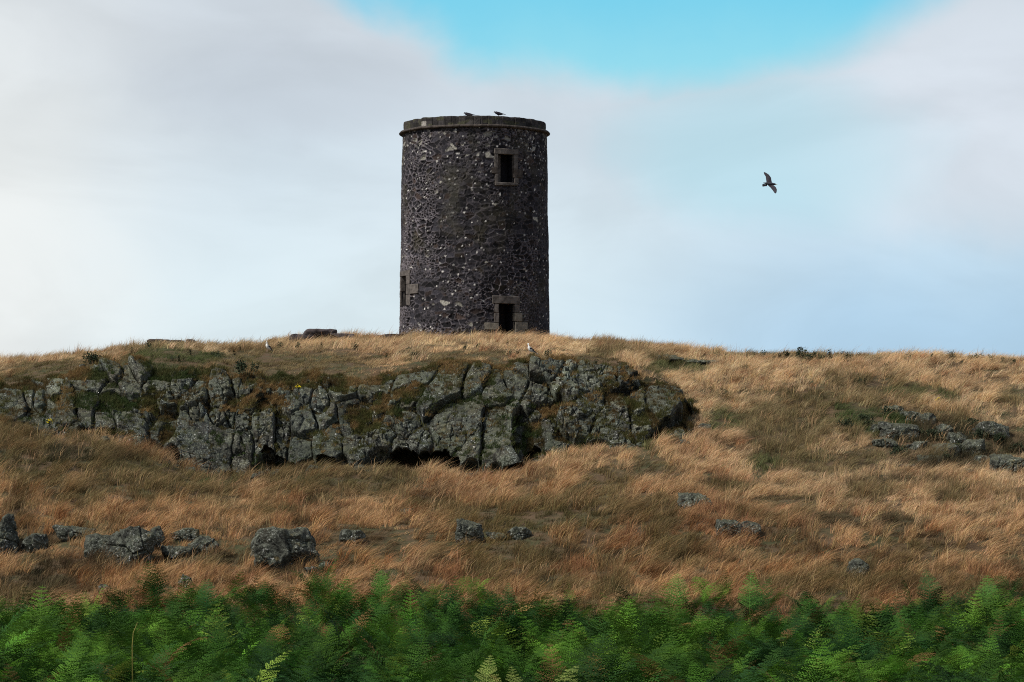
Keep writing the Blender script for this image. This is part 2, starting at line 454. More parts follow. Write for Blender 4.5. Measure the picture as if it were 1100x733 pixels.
def build_tower():
    root = empty('round_tower', (TX, TY, ZG))
    tag(root, 'tall round dark rubble stone tower with a small doorway and window, on the grassy crest', 'tower')
    inv = Vector((-TX, -TY, -ZG))
    def place(o): o.parent = root; o.location = inv; return o
    # ---- wall: heightfield wrapped on the drum
    NA, NZ = 880, 400
    ang = np.linspace(-math.pi, math.pi, NA, endpoint=False); zz = np.linspace(ZG, ZC + 0.02, NZ)
    for o in (OPEN_WIN, OPEN_DOOR, OPEN_SIDE):      # snap grid lines onto the opening edges
        for k in (0, 1): ang[np.argmin(np.abs(ang - o[k]))] = o[k]
        for k in (2, 3): zz[np.argmin(np.abs(zz - o[k]))] = o[k]
    A, Z = np.meshgrid(ang, zz)
    s = A * 4.0
    wx = s + 0.10 * fbm(s * 1.7, Z * 1.7, oct=3, seed=31); wzv = Z + 0.09 * fbm(s * 1.7, Z * 1.7, oct=3, seed=41)
    # two sizes of rubble, chosen in patches; the seam closes at the back of the drum
    f1a, f2a, ra, rb = vor(wx / 0.45, wzv / 0.24, seed=51, jit=.98)
    f1b, f2b, rc, rd = vor(wx / 0.21, wzv / 0.13, seed=61, jit=.98)
    pick = (fbm(s * .8, Z * .8, oct=2, seed=71) + 0.22 * (ra - .5) * 2) > 0.12
    ea = np.where(pick, (f2b - f1b) * 0.15, (f2a - f1a) * 0.30)
    r1 = np.where(pick, rc, ra); r2 = np.where(pick, rd, rb)
    joint = 1 - sstep(ea + .02 * fbm(s * 5, Z * 5, oct=2, seed=85), 0.002, 0.050)
    weather = sstep(fbm(s * .35, Z * .35, oct=3, seed=77) + 0.30 * np.clip(-A, -1.2, 1.2) - 0.02 * (Z - 15), -.1, .35)   # joints stand proud where the stone has worn
    disp = (0.045 * (r1 - .5) + 0.018 * fbm(s * 6, Z * 6, oct=3, seed=81)) * (1 - joint)
    disp += joint * (0.006 + 0.022 * weather) - (1 - joint) * (0.012 + 0.045 * weather)
    disp += 0.05 * fbm(s * .5, Z * .5, oct=2, seed=83)
    # colour of each stone
    v = 0.007 + 0.036 * r2 ** 1.9
    col = np.stack([v * 1.02, v * 0.96, v * 1.16], -1)
    warm = ((r1 * 7.3) % 1 < .10)[..., None]
    col = np.where(warm, col * np.array([1.45, 1.12, .82]), col)
    mort = np.stack([.145 + 0 * v, .130 + 0 * v, .142 + 0 * v], -1) * (0.45 + 0.65 * weather + 0.25 * fbm(s * 3, Z * 3, oct=2, seed=87))[..., None]
    col = col * (1 - joint[..., None]) + mort * joint[..., None]
    # pale stones and chips
    f1c, f2c, re, rf = vor(s / 0.15, Z / 0.12, seed=91)
    upz = 0.010 + 0.045 * sstep(Z, ZC - 3.4, ZC - .6) + 0.02 * sstep(A, .55, .85)
    chip = sstep(f1c + .28 * fbm(s * 11, Z * 11, oct=2, seed=93) + .12 * (rf - .5), 0.40, 0.24) * (re < upz * 1.6 + .022)
    col = col * (1 - chip[..., None]) + np.array([.60, .58, .54]) * (0.40 + .8 * rf)[..., None] * chip[..., None]
    big = ((r2 * 13.7) % 1 < 0.008 + 0.07 * sstep(Z, ZC - 2.4, ZC - .9)) & (joint < .5)
    col = np.where(big[..., None], np.array([.26, .25, .215]) * (0.6 + .8 * r1)[..., None], col)
    # rain-darkened olive wash under the window and round the doorway
    lich = sstep(fbm(s * .9, Z * .5, oct=3, seed=99) + np.exp(-((A - .05) / .28) ** 2 - ((Z - 10.6) / .8) ** 2) * .9, .30, .7)
    col = col * (1 - .5 * lich[..., None]) + np.array([.048, .046, .034]) * .5 * lich[..., None]
    R = rad(Z) + disp
    V = np.stack([TX + R * np.sin(A), TY - R * np.cos(A), Z], -1).reshape(-1, 3)
    keep = np.ones((NZ - 1, NA), bool)
    ac = ang; zc = (zz[:-1] + zz[1:]) / 2
    am = (ac + np.append(ac[1:], ac[0] + 2 * math.pi)) / 2
    for o in (OPEN_WIN, OPEN_DOOR, OPEN_SIDE):
        keep &= ~(((zc > o[2]) & (zc < o[3]))[:, None] & ((am > o[0]) & (am < o[1]))[None, :])
    place(mesh_np('wall', V, [grid_faces(NZ, NA, keep, wrap=True)], M['masonry'], cols=col.reshape(-1, 3)))
    # ---- lathe helper for string course and parapet
    def ring(name, prof, mat, nz=1, na=420, amp=.02, seed=5, cols=None, joints=0):
        ph = np.linspace(-math.pi, math.pi, na, endpoint=False)
        prof = np.array(prof); AA, PR = np.meshgrid(ph, prof[:, 0]); _, PZ = np.meshgrid(ph, prof[:, 1])
        nz_ = amp * fbm(AA * 9, PZ * 2.2 + PR, oct=4, seed=seed)
        stone = np.floor((AA + math.pi) / (2 * math.pi) * joints) if joints else 0 * AA
        sj = (hsh(stone, 0 * stone, 0 * stone, seed) - .5) * amp * 1.2
        fr = ((AA + math.pi) / (2 * math.pi) * joints) % 1 if joints else 0 * AA + .5
        gap = np.where(np.minimum(fr, 1 - fr) < .03, -0.02, 0) if joints else 0
        RR = PR + nz_ + sj + gap; ZZ = PZ + nz_ * .6 + sj * .4
        Vv = np.stack([TX + RR * np.sin(AA), TY - RR * np.cos(AA), ZZ], -1).reshape(-1, 3)
        c = cols(AA, PZ, stone) if cols else None
        return place(mesh_np(name, Vv, [grid_faces(len(prof), na, wrap=True)], mat, cols=None if c is None else c.reshape(-1, 3), smooth=False))
    ring('string_course', [(RT - .06, ZC - .10), (RT + .10, ZC - .09), (RT + .17, ZC - .05), (RT + .175, ZC), (RT + .13, ZC + .055), (RT - .12, ZC + .075)], M['cornice'], joints=34, amp=.022)
    def pcol(AA, PZ, st):
        r = hsh(st, np.floor((PZ - ZC) / .3), 0 * st, 4)
        c = (0.018 + .035 * r)[..., None] * np.array([1.05, .95, .92])
        c = np.where((np.abs(fbm(AA * 6, PZ * 3, oct=3, seed=6)) > .38)[..., None], np.array([.055, .054, .034]), c)
        c = np.where(((r * 9.1) % 1 < .05)[..., None], np.array([.30, .28, .25]), c)
        return c
    zs = list(np.linspace(ZC + .03, ZP - .09, 9))
    prof = [(RT - .07, z) for z in zs] + [(RT - .085, ZP - .02), (RT - .15, ZP), (RT - .42, ZP + .005), (RT - .46, ZP - .05), (RT - .46, ZC + .02)]
    ring('parapet', prof, M['masonry'], na=560, amp=.045, seed=15, cols=pcol, joints=62)
    # flat roof behind the parapet
    ph = np.linspace(0, 2 * math.pi, 64, endpoint=False)
    V = np.concatenate([[[TX, TY, ZC + .12]], np.stack([TX + (RT - .3) * np.cos(ph), TY + (RT - .3) * np.sin(ph), 0 * ph + ZC + .06], -1)])
    f = np.array([[0, 1 + i, 1 + (i + 1) % 64] for i in range(64)])
    place(mesh_np('roof', V, [f], M['roof']))

    # ---- dressed stones round the openings: curved slabs set a little proud of the rubble
    rng = random.Random(4)
    def slab(bm, a0, a1, z0, z1, out=.05, depth=.20, n=4):
        j = lambda k: rng.uniform(-k, k)
        grid = []
        c = [(a0 + j(.006), z0 + j(.02)), (a1 + j(.006), z0 + j(.02)), (a1 + j(.006), z1 + j(.02)), (a0 + j(.006), z1 + j(.02))]
        o_ = out + j(.012)
        fr, bk = [], []
        for i in range(n + 1):
            t = i / n
            for (lo, hi) in ((c[0], c[1]), (c[3], c[2])):
                a = lo[0] + (hi[0] - lo[0]) * t; z = lo[1] + (hi[1] - lo[1]) * t
                p = wall_pt(np.array(a), np.array(z), o_ + j(.006)); fr.append(bm.verts.new(p.tolist()))
                p = wall_pt(np.array(a), np.array(z), -depth); bk.append(bm.verts.new(p.tolist()))
        fs = []
        for i in range(n):
            k = 2 * i
            fs.append(bm.faces.new((fr[k], fr[k + 2], fr[k + 3], fr[k + 1])))
            bm.faces.new((bk[k], bk[k + 1], bk[k + 3], bk[k + 2]))
            bm.faces.new((fr[k], bk[k], bk[k + 2], fr[k + 2])); bm.faces.new((fr[k + 1], fr[k + 3], bk[k + 3], bk[k + 1]))
        bm.faces.new((fr[0], fr[1], bk[1], bk[0])); k = 2 * n
        bm.faces.new((fr[k], bk[k], bk[k + 1], fr[k + 1]))
    def stone(name, a0, a1, z0, z1, mat, parent, **kw):
        bm = bmesh.new(); slab(bm, a0, a1, z0, z1, **kw)
        bmesh.ops.recalc_face_normals(bm, faces=bm.faces)
        bmesh.ops.bevel(bm, geom=[e for e in bm.edges if e.is_manifold and e.calc_face_angle(0) > .8], offset=.018, segments=1, affect='EDGES')
        o = bm_obj(name, bm, mat, parent); o.location = inv if parent is root else (0, 0, 0); return o
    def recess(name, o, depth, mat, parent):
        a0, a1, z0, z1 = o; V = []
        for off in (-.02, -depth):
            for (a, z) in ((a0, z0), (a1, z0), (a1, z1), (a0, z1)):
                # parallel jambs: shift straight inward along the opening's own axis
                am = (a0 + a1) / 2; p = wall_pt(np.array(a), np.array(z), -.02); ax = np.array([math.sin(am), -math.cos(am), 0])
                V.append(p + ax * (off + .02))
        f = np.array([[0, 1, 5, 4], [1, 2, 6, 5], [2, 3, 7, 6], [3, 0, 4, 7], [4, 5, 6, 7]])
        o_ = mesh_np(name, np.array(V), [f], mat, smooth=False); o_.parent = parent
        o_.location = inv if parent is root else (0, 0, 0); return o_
    p2a = lambda dpx, am: dpx / 20.0 / 4.0 / max(.3, math.cos(am))
    def surround(kind, o, mat, lintel, jl, jr, sill=None, depth=.7, rec=M['dark']):
        am = (o[0] + o[1]) / 2; q = lambda px: p2a(px, am)
        r = stone(kind + '_lintel', o[0] - q(lintel[0]), o[1] + q(lintel[1]), o[3] + .004, o[3] + lintel[2], mat[0], root)
        h = o[3] - o[2]
        for side, js in ((0, jl), (1, jr)):
            t = 0
            for k, (wd, fr, mm) in enumerate(js):
                z0 = o[2] + h * t + .004; z1 = o[2] + h * (t + fr) - .004; t += fr
                if side == 0: stone(kind + '_jamb', o[0] - q(wd), o[0] + .002, z0, z1, mat[mm], root)
                else: stone(kind + '_jamb', o[1] - .002, o[1] + q(wd), z0, z1, mat[mm], root)
        if sill: stone(kind + '_sill', o[0] - q(sill[0]), o[1] + q(sill[1]), o[2] - sill[2], o[2] - .004, mat[0], root, out=.07)
        recess(kind + '_reveal', o, depth, rec, root)
    mats = (M['dressed'], M['dressed_pale'], M['cornice'])
    surround('window', OPEN_WIN, mats, (3.6, 5, .28), [(2.6, .3, 0), (6, .22, 2), (3.0, .48, 0)], [(5, .2, 0), (10, .3, 2), (4.0, .5, 0)], (3.0, 4, .14), depth=.85)
    surround('doorway', OPEN_DOOR, mats, (6.5, 5.5, .40), [(5, .28, 2), (14, .20, 1), (4.2, .26, 0), (4, .26, 0)], [(11, .32, 1), (15, .20, 1), (8, .24, 1), (5, .24, 0)], None, depth=1.2)
    surround('side_window', OPEN_SIDE, mats, (2, 3, .3), [(1, .5, 0), (1.4, .5, 0)], [(3, .36, 0), (8, .34, 0), (3, .3, 0)], None, depth=.7)
    # timber shutter leaf standing open against the left reveal of the window
    a0, a1, z0, z1 = OPEN_WIN; am = (a0 + a1) / 2
    ax = np.array([math.sin(am), -math.cos(am), 0]); tx = np.array([math.cos(am), math.sin(am), 0])
    base = wall_pt(np.array(a0), np.array(z0), 0)
    bm = bmesh.new()
    pts = []
    for (i, dpt) in ((.03, -.22), (.36, -.42), (.37, -.45), (.03, -.26)):
        for z in (z0 + .02, z1 - .05): pts.append(bm.verts.new((*(base + ax * dpt + tx * i)[:2], z)))
    for k in range(4):
        n = (k + 1) % 4; bm.faces.new((pts[2 * k], pts[2 * n], pts[2 * n + 1], pts[2 * k + 1]))
    bm.faces.new([pts[i] for i in (0, 2, 4, 6)]); bm.faces.new([pts[i] for i in (7, 5, 3, 1)])
    bmesh.ops.recalc_face_normals(bm, faces=bm.faces)
    o = bm_obj('window_shutter', bm, M['dressed'], root); o.location = inv
build_tower()

# ------------------------------------------------------------------ main rock outcrop (jointed, slab-faced)
# photo column, row, width, length, lean to the right (deg), outward depth (m), tone, part name or ''
SLABS = [
 (487, 468, 62, 84, 4, .55, .92, 'rock_slab'), (537, 470, 40, 80, 3, .62, .98, 'rock_slab'), (478, 424, 36, 72, 40, .62, .95, 'leaning_slab'),
 (441, 418, 36, 66, 48, .35, .9, 'leaning_slab'), (509, 412, 22, 56, 30, .50, 1.1, 'leaning_slab'), (535, 428, 34, 36, 20, .38, .85, 'rock_block'),
 (587, 392, 44, 36, 12, .55, 1.0, 'capping_boulder'), (609, 398, 14, 42, 38, .45, 1.7, 'pale_edge'), (622, 440, 34, 66, 34, .45, 1.1, 'leaning_slab'),
 (648, 402, 34, 40, 30, .3, 1.0, 'rock_block'), (664, 464, 40, 40, 0, .45, 1.05, 'rock_block'), (683, 462, 24, 34, 8, .40, 1.35, 'rock_block'),
 (712, 428, 40, 30, -30, .34, .85, 'rock_block'), (675, 400, 34, 22, 80, .35, .8, 'rock_block'), (690, 437, 40, 22, 80, .25, 1.0, ''),
 (560, 392, 26, 26, 30, .30, 1.0, 'rock_block'), (553, 415, 28, 30, 20, .2, .9, ''), (575, 425, 26, 36, 10, .1, 1.2, ''), (595, 468, 44, 34, 20, -.15, .8, ''), (578, 440, 22, 30, 0, -.2, .9, ''),
 (560, 470, 26, 50, 5, -.3, .7, ''), (410, 470, 40, 30, 20, .35, 1.0, ''),
 (430, 455, 40, 40, 30, .3, 1.0, 'rock_block'), (400, 420, 44, 44, 20, .1, 1.0, 'rock_block'), (385, 445, 40, 40, 0, .0, .6, ''), (405, 440, 22, 34, 0, .3, 1.1, 'rock_block'),
 (222, 482, 58, 66, -2, .55, .95, 'rock_block'), (213, 452, 30, 20, 80, .5, .85, 'rock_block'), (236, 452, 26, 22, 60, .4, .85, ''), (262, 480, 22, 34, 2, .45, .9, 'rock_block'), (262, 456, 28, 20, 80, .42, .85, 'rock_block'),
 (258, 502, 20, 22, 0, .35, .9, ''), (284, 468, 30, 48, -8, .35, 1.0, 'rock_block'), (302, 468, 18, 56, 5, -.05, .75, ''), (210, 424, 26, 50, 42, .4, .95, 'leaning_slab'),
 (196, 420, 20, 40, 45, .3, 1.0, ''), (238, 424, 30, 44, -14, .42, .9, 'rock_block'), (262, 425, 22, 50, -24, .35, .9, 'rock_block'), (248, 440, 40, 16, 85, .3, 1.1, ''),
 (325, 458, 32, 24, 70, .30, .9, 'rock_block'), (310, 431, 38, 22, 60, .25, 1.1, 'rock_block'), (330, 412, 34, 32, -10, .25, .8, 'rock_block'), (306, 408, 18, 20, 0, .2, .9, 'rock_block'),
 (345, 430, 36, 16, 70, .2, 1.45, 'pale_block'), (352, 450, 24, 30, 0, .15, 1.0, 'rock_block'), (350, 484, 36, 24, 80, .5, 1.0, 'rock_block'), (382, 488, 30, 24, 80, .45, .9, 'rock_block'),
 (355, 462, 22, 28, 0, .1, .75, ''), (375, 415, 26, 40, 10, .15, 1.2, ''), (322, 482, 24, 28, 0, .15, .8, ''), (290, 508, 30, 16, 80, .15, 1.1, ''),
 (66, 450, 46, 46, -6, .45, .85, 'rock_block'), (93, 442, 30, 40, 4, .42, .9, 'rock_block'), (110, 452, 22, 40, -10, .35, .95, 'rock_block'), (142, 462, 52, 30, 80, .4, 1.05, 'rock_block'),
 (122, 432, 26, 34, -30, .3, 1.05, 'rock_block'), (175, 458, 28, 40, 10, .15, .8, ''), (180, 434, 26, 26, 20, .25, 1.1, 'rock_block'), (160, 440, 30, 22, 60, .05, 1.0, ''),
 (60, 422, 44, 14, 82, .3, 1.5, 'pale_block'), (46, 436, 34, 14, 70, .35, 1.1, ''), (12, 432, 34, 30, 0, .3, .9, 'rock_block'), (32, 424, 20, 24, 0, .25, 1.0, 'rock_block'),
 (95, 412, 36, 24, 60, .3, 1.0, 'rock_block'), (122, 398, 16, 26, -20, .4, 1.1, 'rock_block'), (152, 397, 28, 18, 70, .4, 1.2, 'rock_block'), (140, 415, 36, 24, 60, .1, 1.0, ''), (165, 412, 24, 24, 0, .1, .9, ''),
 (-20, 430, 44, 34, 0, .3, 1.0, ''), (-60, 430, 44, 34, 10, .3, 1.0, ''), (455, 478, 36, 26, 30, .45, 1.0, ''), (430, 480, 26, 18, 60, .4, 1.15, ''),
]
CAVE = np.array([(398, 507), (402, 494), (425, 488), (455, 489), (478, 493), (490, 503), (492, 520), (396, 520)], float)

def in_poly(x, y, P):
    r = np.zeros(x.shape, bool)
    for i in range(len(P)):
        (x0, y0), (x1, y1) = P[i], P[i - 1]
        r ^= ((y0 > y) != (y1 > y)) & (x < (x1 - x0) * (y - y0) / (y1 - y0 + 1e-9) + x0)
    return r

ROCK = {}
def build_outcrop():
    NC, NR = 1420, 300
    px = np.linspace(-95, 765, NC); t = np.linspace(0, 1, NR)
    top = np.interp(px, PXK, TOPY) - 10; bas = np.interp(px, PXK, BASEY) + 11
    T, P = np.meshgrid(t, px, indexing='ij')
    Yi = bas + (top - bas) * T
    d = 145.6 + 6.2 * T ** 1.35
    B = at(P, Yi, d)
    u = (P - 550) / 24.0; w = (515 - Yi) / 24.0                     # metres on the face
    uw = u + .16 * fbm(u * .9, w * .9, oct=4, seed=101); ww = w + .16 * fbm(u * .9, w * .9, oct=4, seed=111)
    rng = np.random.default_rng(8)
    seeds = [list(s) for s in SLABS]
    # fill the rest of the face with medium blocks
    for k in range(2500):
        x = rng.uniform(-95, 765); y = rng.uniform(np.interp(x, PXK, TOPY) - 8, np.interp(x, PXK, BASEY) + 8)
        wd = rng.choice([rng.uniform(9, 16), rng.uniform(14, 36)]); ln = wd * rng.uniform(.7, 1.5)
        if all(math.hypot((x - s[0]) / (s[2] + wd), (y - s[1]) / (s[3] + ln)) > .49 for s in seeds):
            seeds.append([x, y, wd, ln, rng.uniform(0, 50), rng.uniform(-.35, .25), rng.uniform(.65, 1.45), ''])
    f1 = np.full(u.shape, 99.0); f2 = f1.copy(); idx = np.zeros(u.shape, int); hgt = np.zeros(u.shape)
    sz = np.zeros(u.shape)
    for i, s in enumerate(seeds):
        cu, cw = (s[0] - 550) / 24.0, (515 - s[1]) / 24.0; L = math.radians(s[4])
        a = (uw - cu) * math.cos(L) - (ww - cw) * math.sin(L); b = (uw - cu) * math.sin(L) + (ww - cw) * math.cos(L)
        q = (np.abs(a / (s[2] / 48.0)) ** 2.6 + np.abs(b / (s[3] / 48.0)) ** 2.6) ** (1 / 2.6)
        gx, gy = rng.uniform(-.28, .28), rng.uniform(-.34, .10)
        h = s[5] + gx * a + gy * b
        c = q < f1
        f2 = np.where(c, f1, np.minimum(f2, q)); idx = np.where(c, i, idx); hgt = np.where(c, h, hgt); sz = np.where(c, min(s[2], s[3]) / 48.0, sz)
        f1 = np.where(c, q, f1)
    edge = (f2 - f1) * sz * .5
    crack = 1 - sstep(edge, .0, .07 + .05 * fbm(u * .8, w * .8, oct=2, seed=115))
    rnd = 1 - sstep(edge, 0, .22)
    hgt = np.clip(hgt, -.6, .95)
    D = hgt * 1.15 - .045 * rnd ** 2 - .27 * crack
    # secondary jointing and rubble texture
    g1, g2, q1, q2, gt = vor((uw + .5 * ww) / .62, (ww - .25 * uw) / .8, seed=121, tilt=True)
    rough_zone = sstep(fbm(u * .35, w * .6, oct=2, seed=131) + .5 * np.exp(-((P - 430) / 50) ** 2 - ((Yi - 475) / 22) ** 2) + .35 * np.exp(-((P - 330) / 90) ** 2 - ((Yi - 440) / 30) ** 2), -.02, .42)
    D += (.18 * (q1 - .5) + .42 * gt - .10 * (1 - sstep((g2 - g1) * .3, 0, .04))) * (.30 + .7 * rough_zone)
    h1, h2, q3, q4, ht = vor((uw + .3 * ww) / .24, ww / .22, seed=141, tilt=True)
    D += (.14 * (q3 - .5) + .20 * ht - .06 * (1 - sstep((h2 - h1) * .12, 0, .03))) * (.20 + .80 * rough_zone)
    D += .06 * fbm(u * 1.3, w * 1.3, oct=3, seed=151) + .045 * (np.abs(fbm(u * 5, w * 5, oct=4, gain=.6, seed=161)) - .2)
    # overhung hollow under the big slab
    from_edge = np.zeros(u.shape)
    cp = in_poly(P + 5 * fbm(u * 2, w * 2, oct=2, seed=171), Yi + 4 * fbm(u * 2.2, w * 2.2, oct=2, seed=173), CAVE)
    
    small = np.zeros(u.shape)
    small_caves = [(302, 500, 14, 7), (572, 484, 9, 9), (345, 505, 22, 6), (288, 490, 10, 8)]
    for (cx, cy, rx, ry) in small_caves:
        q = np.hypot((P - cx) / rx, (Yi - cy) / ry) + .35 * fbm(u * 2.5, w * 2.5, oct=2, seed=175)
        small = np.maximum(small, q < 1)
    # outline of the exposure: sinks below the turf toward its ragged rim
    m = sstep(T + .10 * fbm(u * .7, w * .7, oct=3, seed=181), .985, .86) * sstep(P, -110, -70) * sstep(P + 14 * fbm(u * 1.5, w * 1.5, oct=3, seed=183), 752, 728)
    turf = sstep(fbm(u * .45, w * .9, oct=4, seed=191) + .55 * (T - .62), .13, .27)
    for (cx, cy, rx, ry, s_) in ((645, 450, 20, 14, 1), (600, 440, 18, 12, .9), (560, 385, 20, 8, .8), (250, 396, 50, 9, 1), (410, 398, 60, 9, 1), (20, 415, 40, 8, 1), (190, 402, 30, 9, 1), (640, 478, 30, 10, 1), (700, 455, 22, 12, 1), (160, 432, 14, 10, .7), (700, 408, 16, 8, .8), (490, 396, 40, 6, .7), (386, 446, 15, 13, 1), (288, 502, 16, 8, .9), (180, 468, 11, 16, 1), (572, 468, 13, 20, 1), (405, 440, 9, 16, .8), (335, 402, 50, 7, .9), (80, 405, 40, 8, 1), (225, 408, 22, 5, .9), (610, 462, 16, 10, 1), (120, 472, 30, 6, .9), (540, 396, 16, 6, .9), (655, 420, 10, 14, .8), (340, 470, 14, 6, .7), (45, 446, 14, 6, .8), (740, 452, 15, 12, 1), (728, 412, 16, 7, 1), (745, 432, 9, 20, .9), (690, 476, 30, 7, .9)):
        turf = np.maximum(turf, s_ * sstep(np.hypot((P - cx) / rx, (Yi - cy) / ry) + .3 * fbm(u * 1.2, w * 1.2, oct=2, seed=195), 1.15, .75))
    proud = sstep(np.array([s[5] for s in seeds])[idx], .30, .46) * (1 - crack)
    turf = turf * (1 - .85 * proud * sstep(T, .97, .8))
    D = D - .38 * turf * (1 - .4 * T) - 1.3 * (1 - m)
    n = np.array([0, -.86, .51])
    V = B + D[..., None] * n
    V[..., 1] += 2.6 * cp + .9 * small
    # blocks lean out a little sideways too, so joints open in depth
    V[..., 0] += .05 * fbm(u * 2, w * 2, oct=2, seed=197)
    tone = np.array([s[6] for s in seeds])[idx] * (0.9 + .25 * q1)
    tint = np.stack([tone * (1 + .10 * (q2 - .5)), tone, tone * (1 - .10 * (q2 - .5))], -1)
    dead = turf[..., None]
    tint = tint * (1 - .25 * dead) + np.array([1.0, .82, .52]) * .25 * dead
    root = empty('rock_outcrop', tuple(at(370, 505, 146.0)))
    tag(root, 'long grey lichened crag of jointed slabs, dark hollow at its foot, below the tower', 'rock outcrop')
    names = np.array([s[7] for s in seeds], dtype=object)
    fi = idx[:-1, :-1].ravel()
    F_ = grid_faces(NR, NC)
    vflat, cflat = V.reshape(-1, 3), tint.reshape(-1, 3)
    vis = (m[:-1, :-1].ravel() > .02)
    inv = Vector(root.location) * -1
    def emit(name, sel):
        f = F_[sel]
        if len(f) < 30: return
        used, inv_i = np.unique(f, return_inverse=True)
        o = mesh_np(name, vflat[used], [inv_i.reshape(-1, 4)], M['rock'], cols=cflat[used]); o.parent = root; o.location = inv
        return o
    named = np.array([bool(s) for s in names])
    emit('rock_face', vis & ~named[fi])
    for i, nme in enumerate(names):
        if nme: emit(nme, vis & (fi == i))
    # keep what the turf needs
    nz = np.gradient(V[..., 2], axis=0); ny = np.gradient(V[..., 1], axis=0)
    flat = ny / (np.hypot(nz, ny) + 1e-6)
    ROCK.update(V=V, P=P, Y=Yi, T=T, turf=turf, flat=flat, m=m, cave=cp, crack=crack)
build_outcrop()

# ------------------------------------------------------------------ boulders on the slope
def boulder_mesh(sx, sy, sz, seed, ang=.75, detail=5, rough=1.0):
    """angular weathered stone: soft-min of random facet planes plus several scales of noise"""
    bm = bmesh.new(); bmesh.ops.create_icosphere(bm, subdivisions=detail, radius=1.0)
    D = np.array([v.co[:] for v in bm.verts]); D /= np.linalg.norm(D, axis=1)[:, None]
    rng = np.random.default_rng(seed)
    N = rng.normal(size=(15, 3)); N /= np.linalg.norm(N, axis=1)[:, None]
    N = np.concatenate([N, np.eye(3), -np.eye(3)]); Hh = rng.uniform(.66, 1.0, len(N)); Hh[15:] = rng.uniform(.85, 1.0, 6)
    dots = np.clip(D @ N.T, 1e-3, None); R = Hh / dots
    k = 26.0
    r = -np.log(np.exp(-k * np.minimum(R, 3)).sum(1)) / k
    P = D * r[:, None] * np.array([sx, sy, sz])
    s = 1.0 / max(.35, (sx + sy + sz) / 3)
    q = P * s
    f1, f2, a1, a2 = vor((q[:, 0] + .4 * q[:, 2]) * 1.0 + 9, (q[:, 2] * .8 + .3 * q[:, 1]) + 7, seed=seed)
    e1, e2, b1, b2 = vor((q[:, 0] - .3 * q[:, 2]) * 3.4 + 3, (q[:, 2] * 3.0 + .6 * q[:, 1]) + 5, seed=seed + 9)
    dn = .13 * fbm(q[:, 0] * 1.5, q[:, 1] * 1.5, q[:, 2] * 1.5, oct=3, seed=seed) + .16 * (a1 - .5) - .16 * (1 - sstep(f2 - f1, 0, .06)) + .07 * (b1 - .5) \
        + .11 * rough * (np.abs(fbm(q[:, 0] * 4.5, q[:, 1] * 4.5, q[:, 2] * 4.5, oct=4, gain=.6, seed=seed + 3)) - .2)
    P = P + D * (dn / s)[:, None]
    F3 = np.array([[v.index for v in f.verts] for f in bm.faces]); bm.free()
    return P, F3

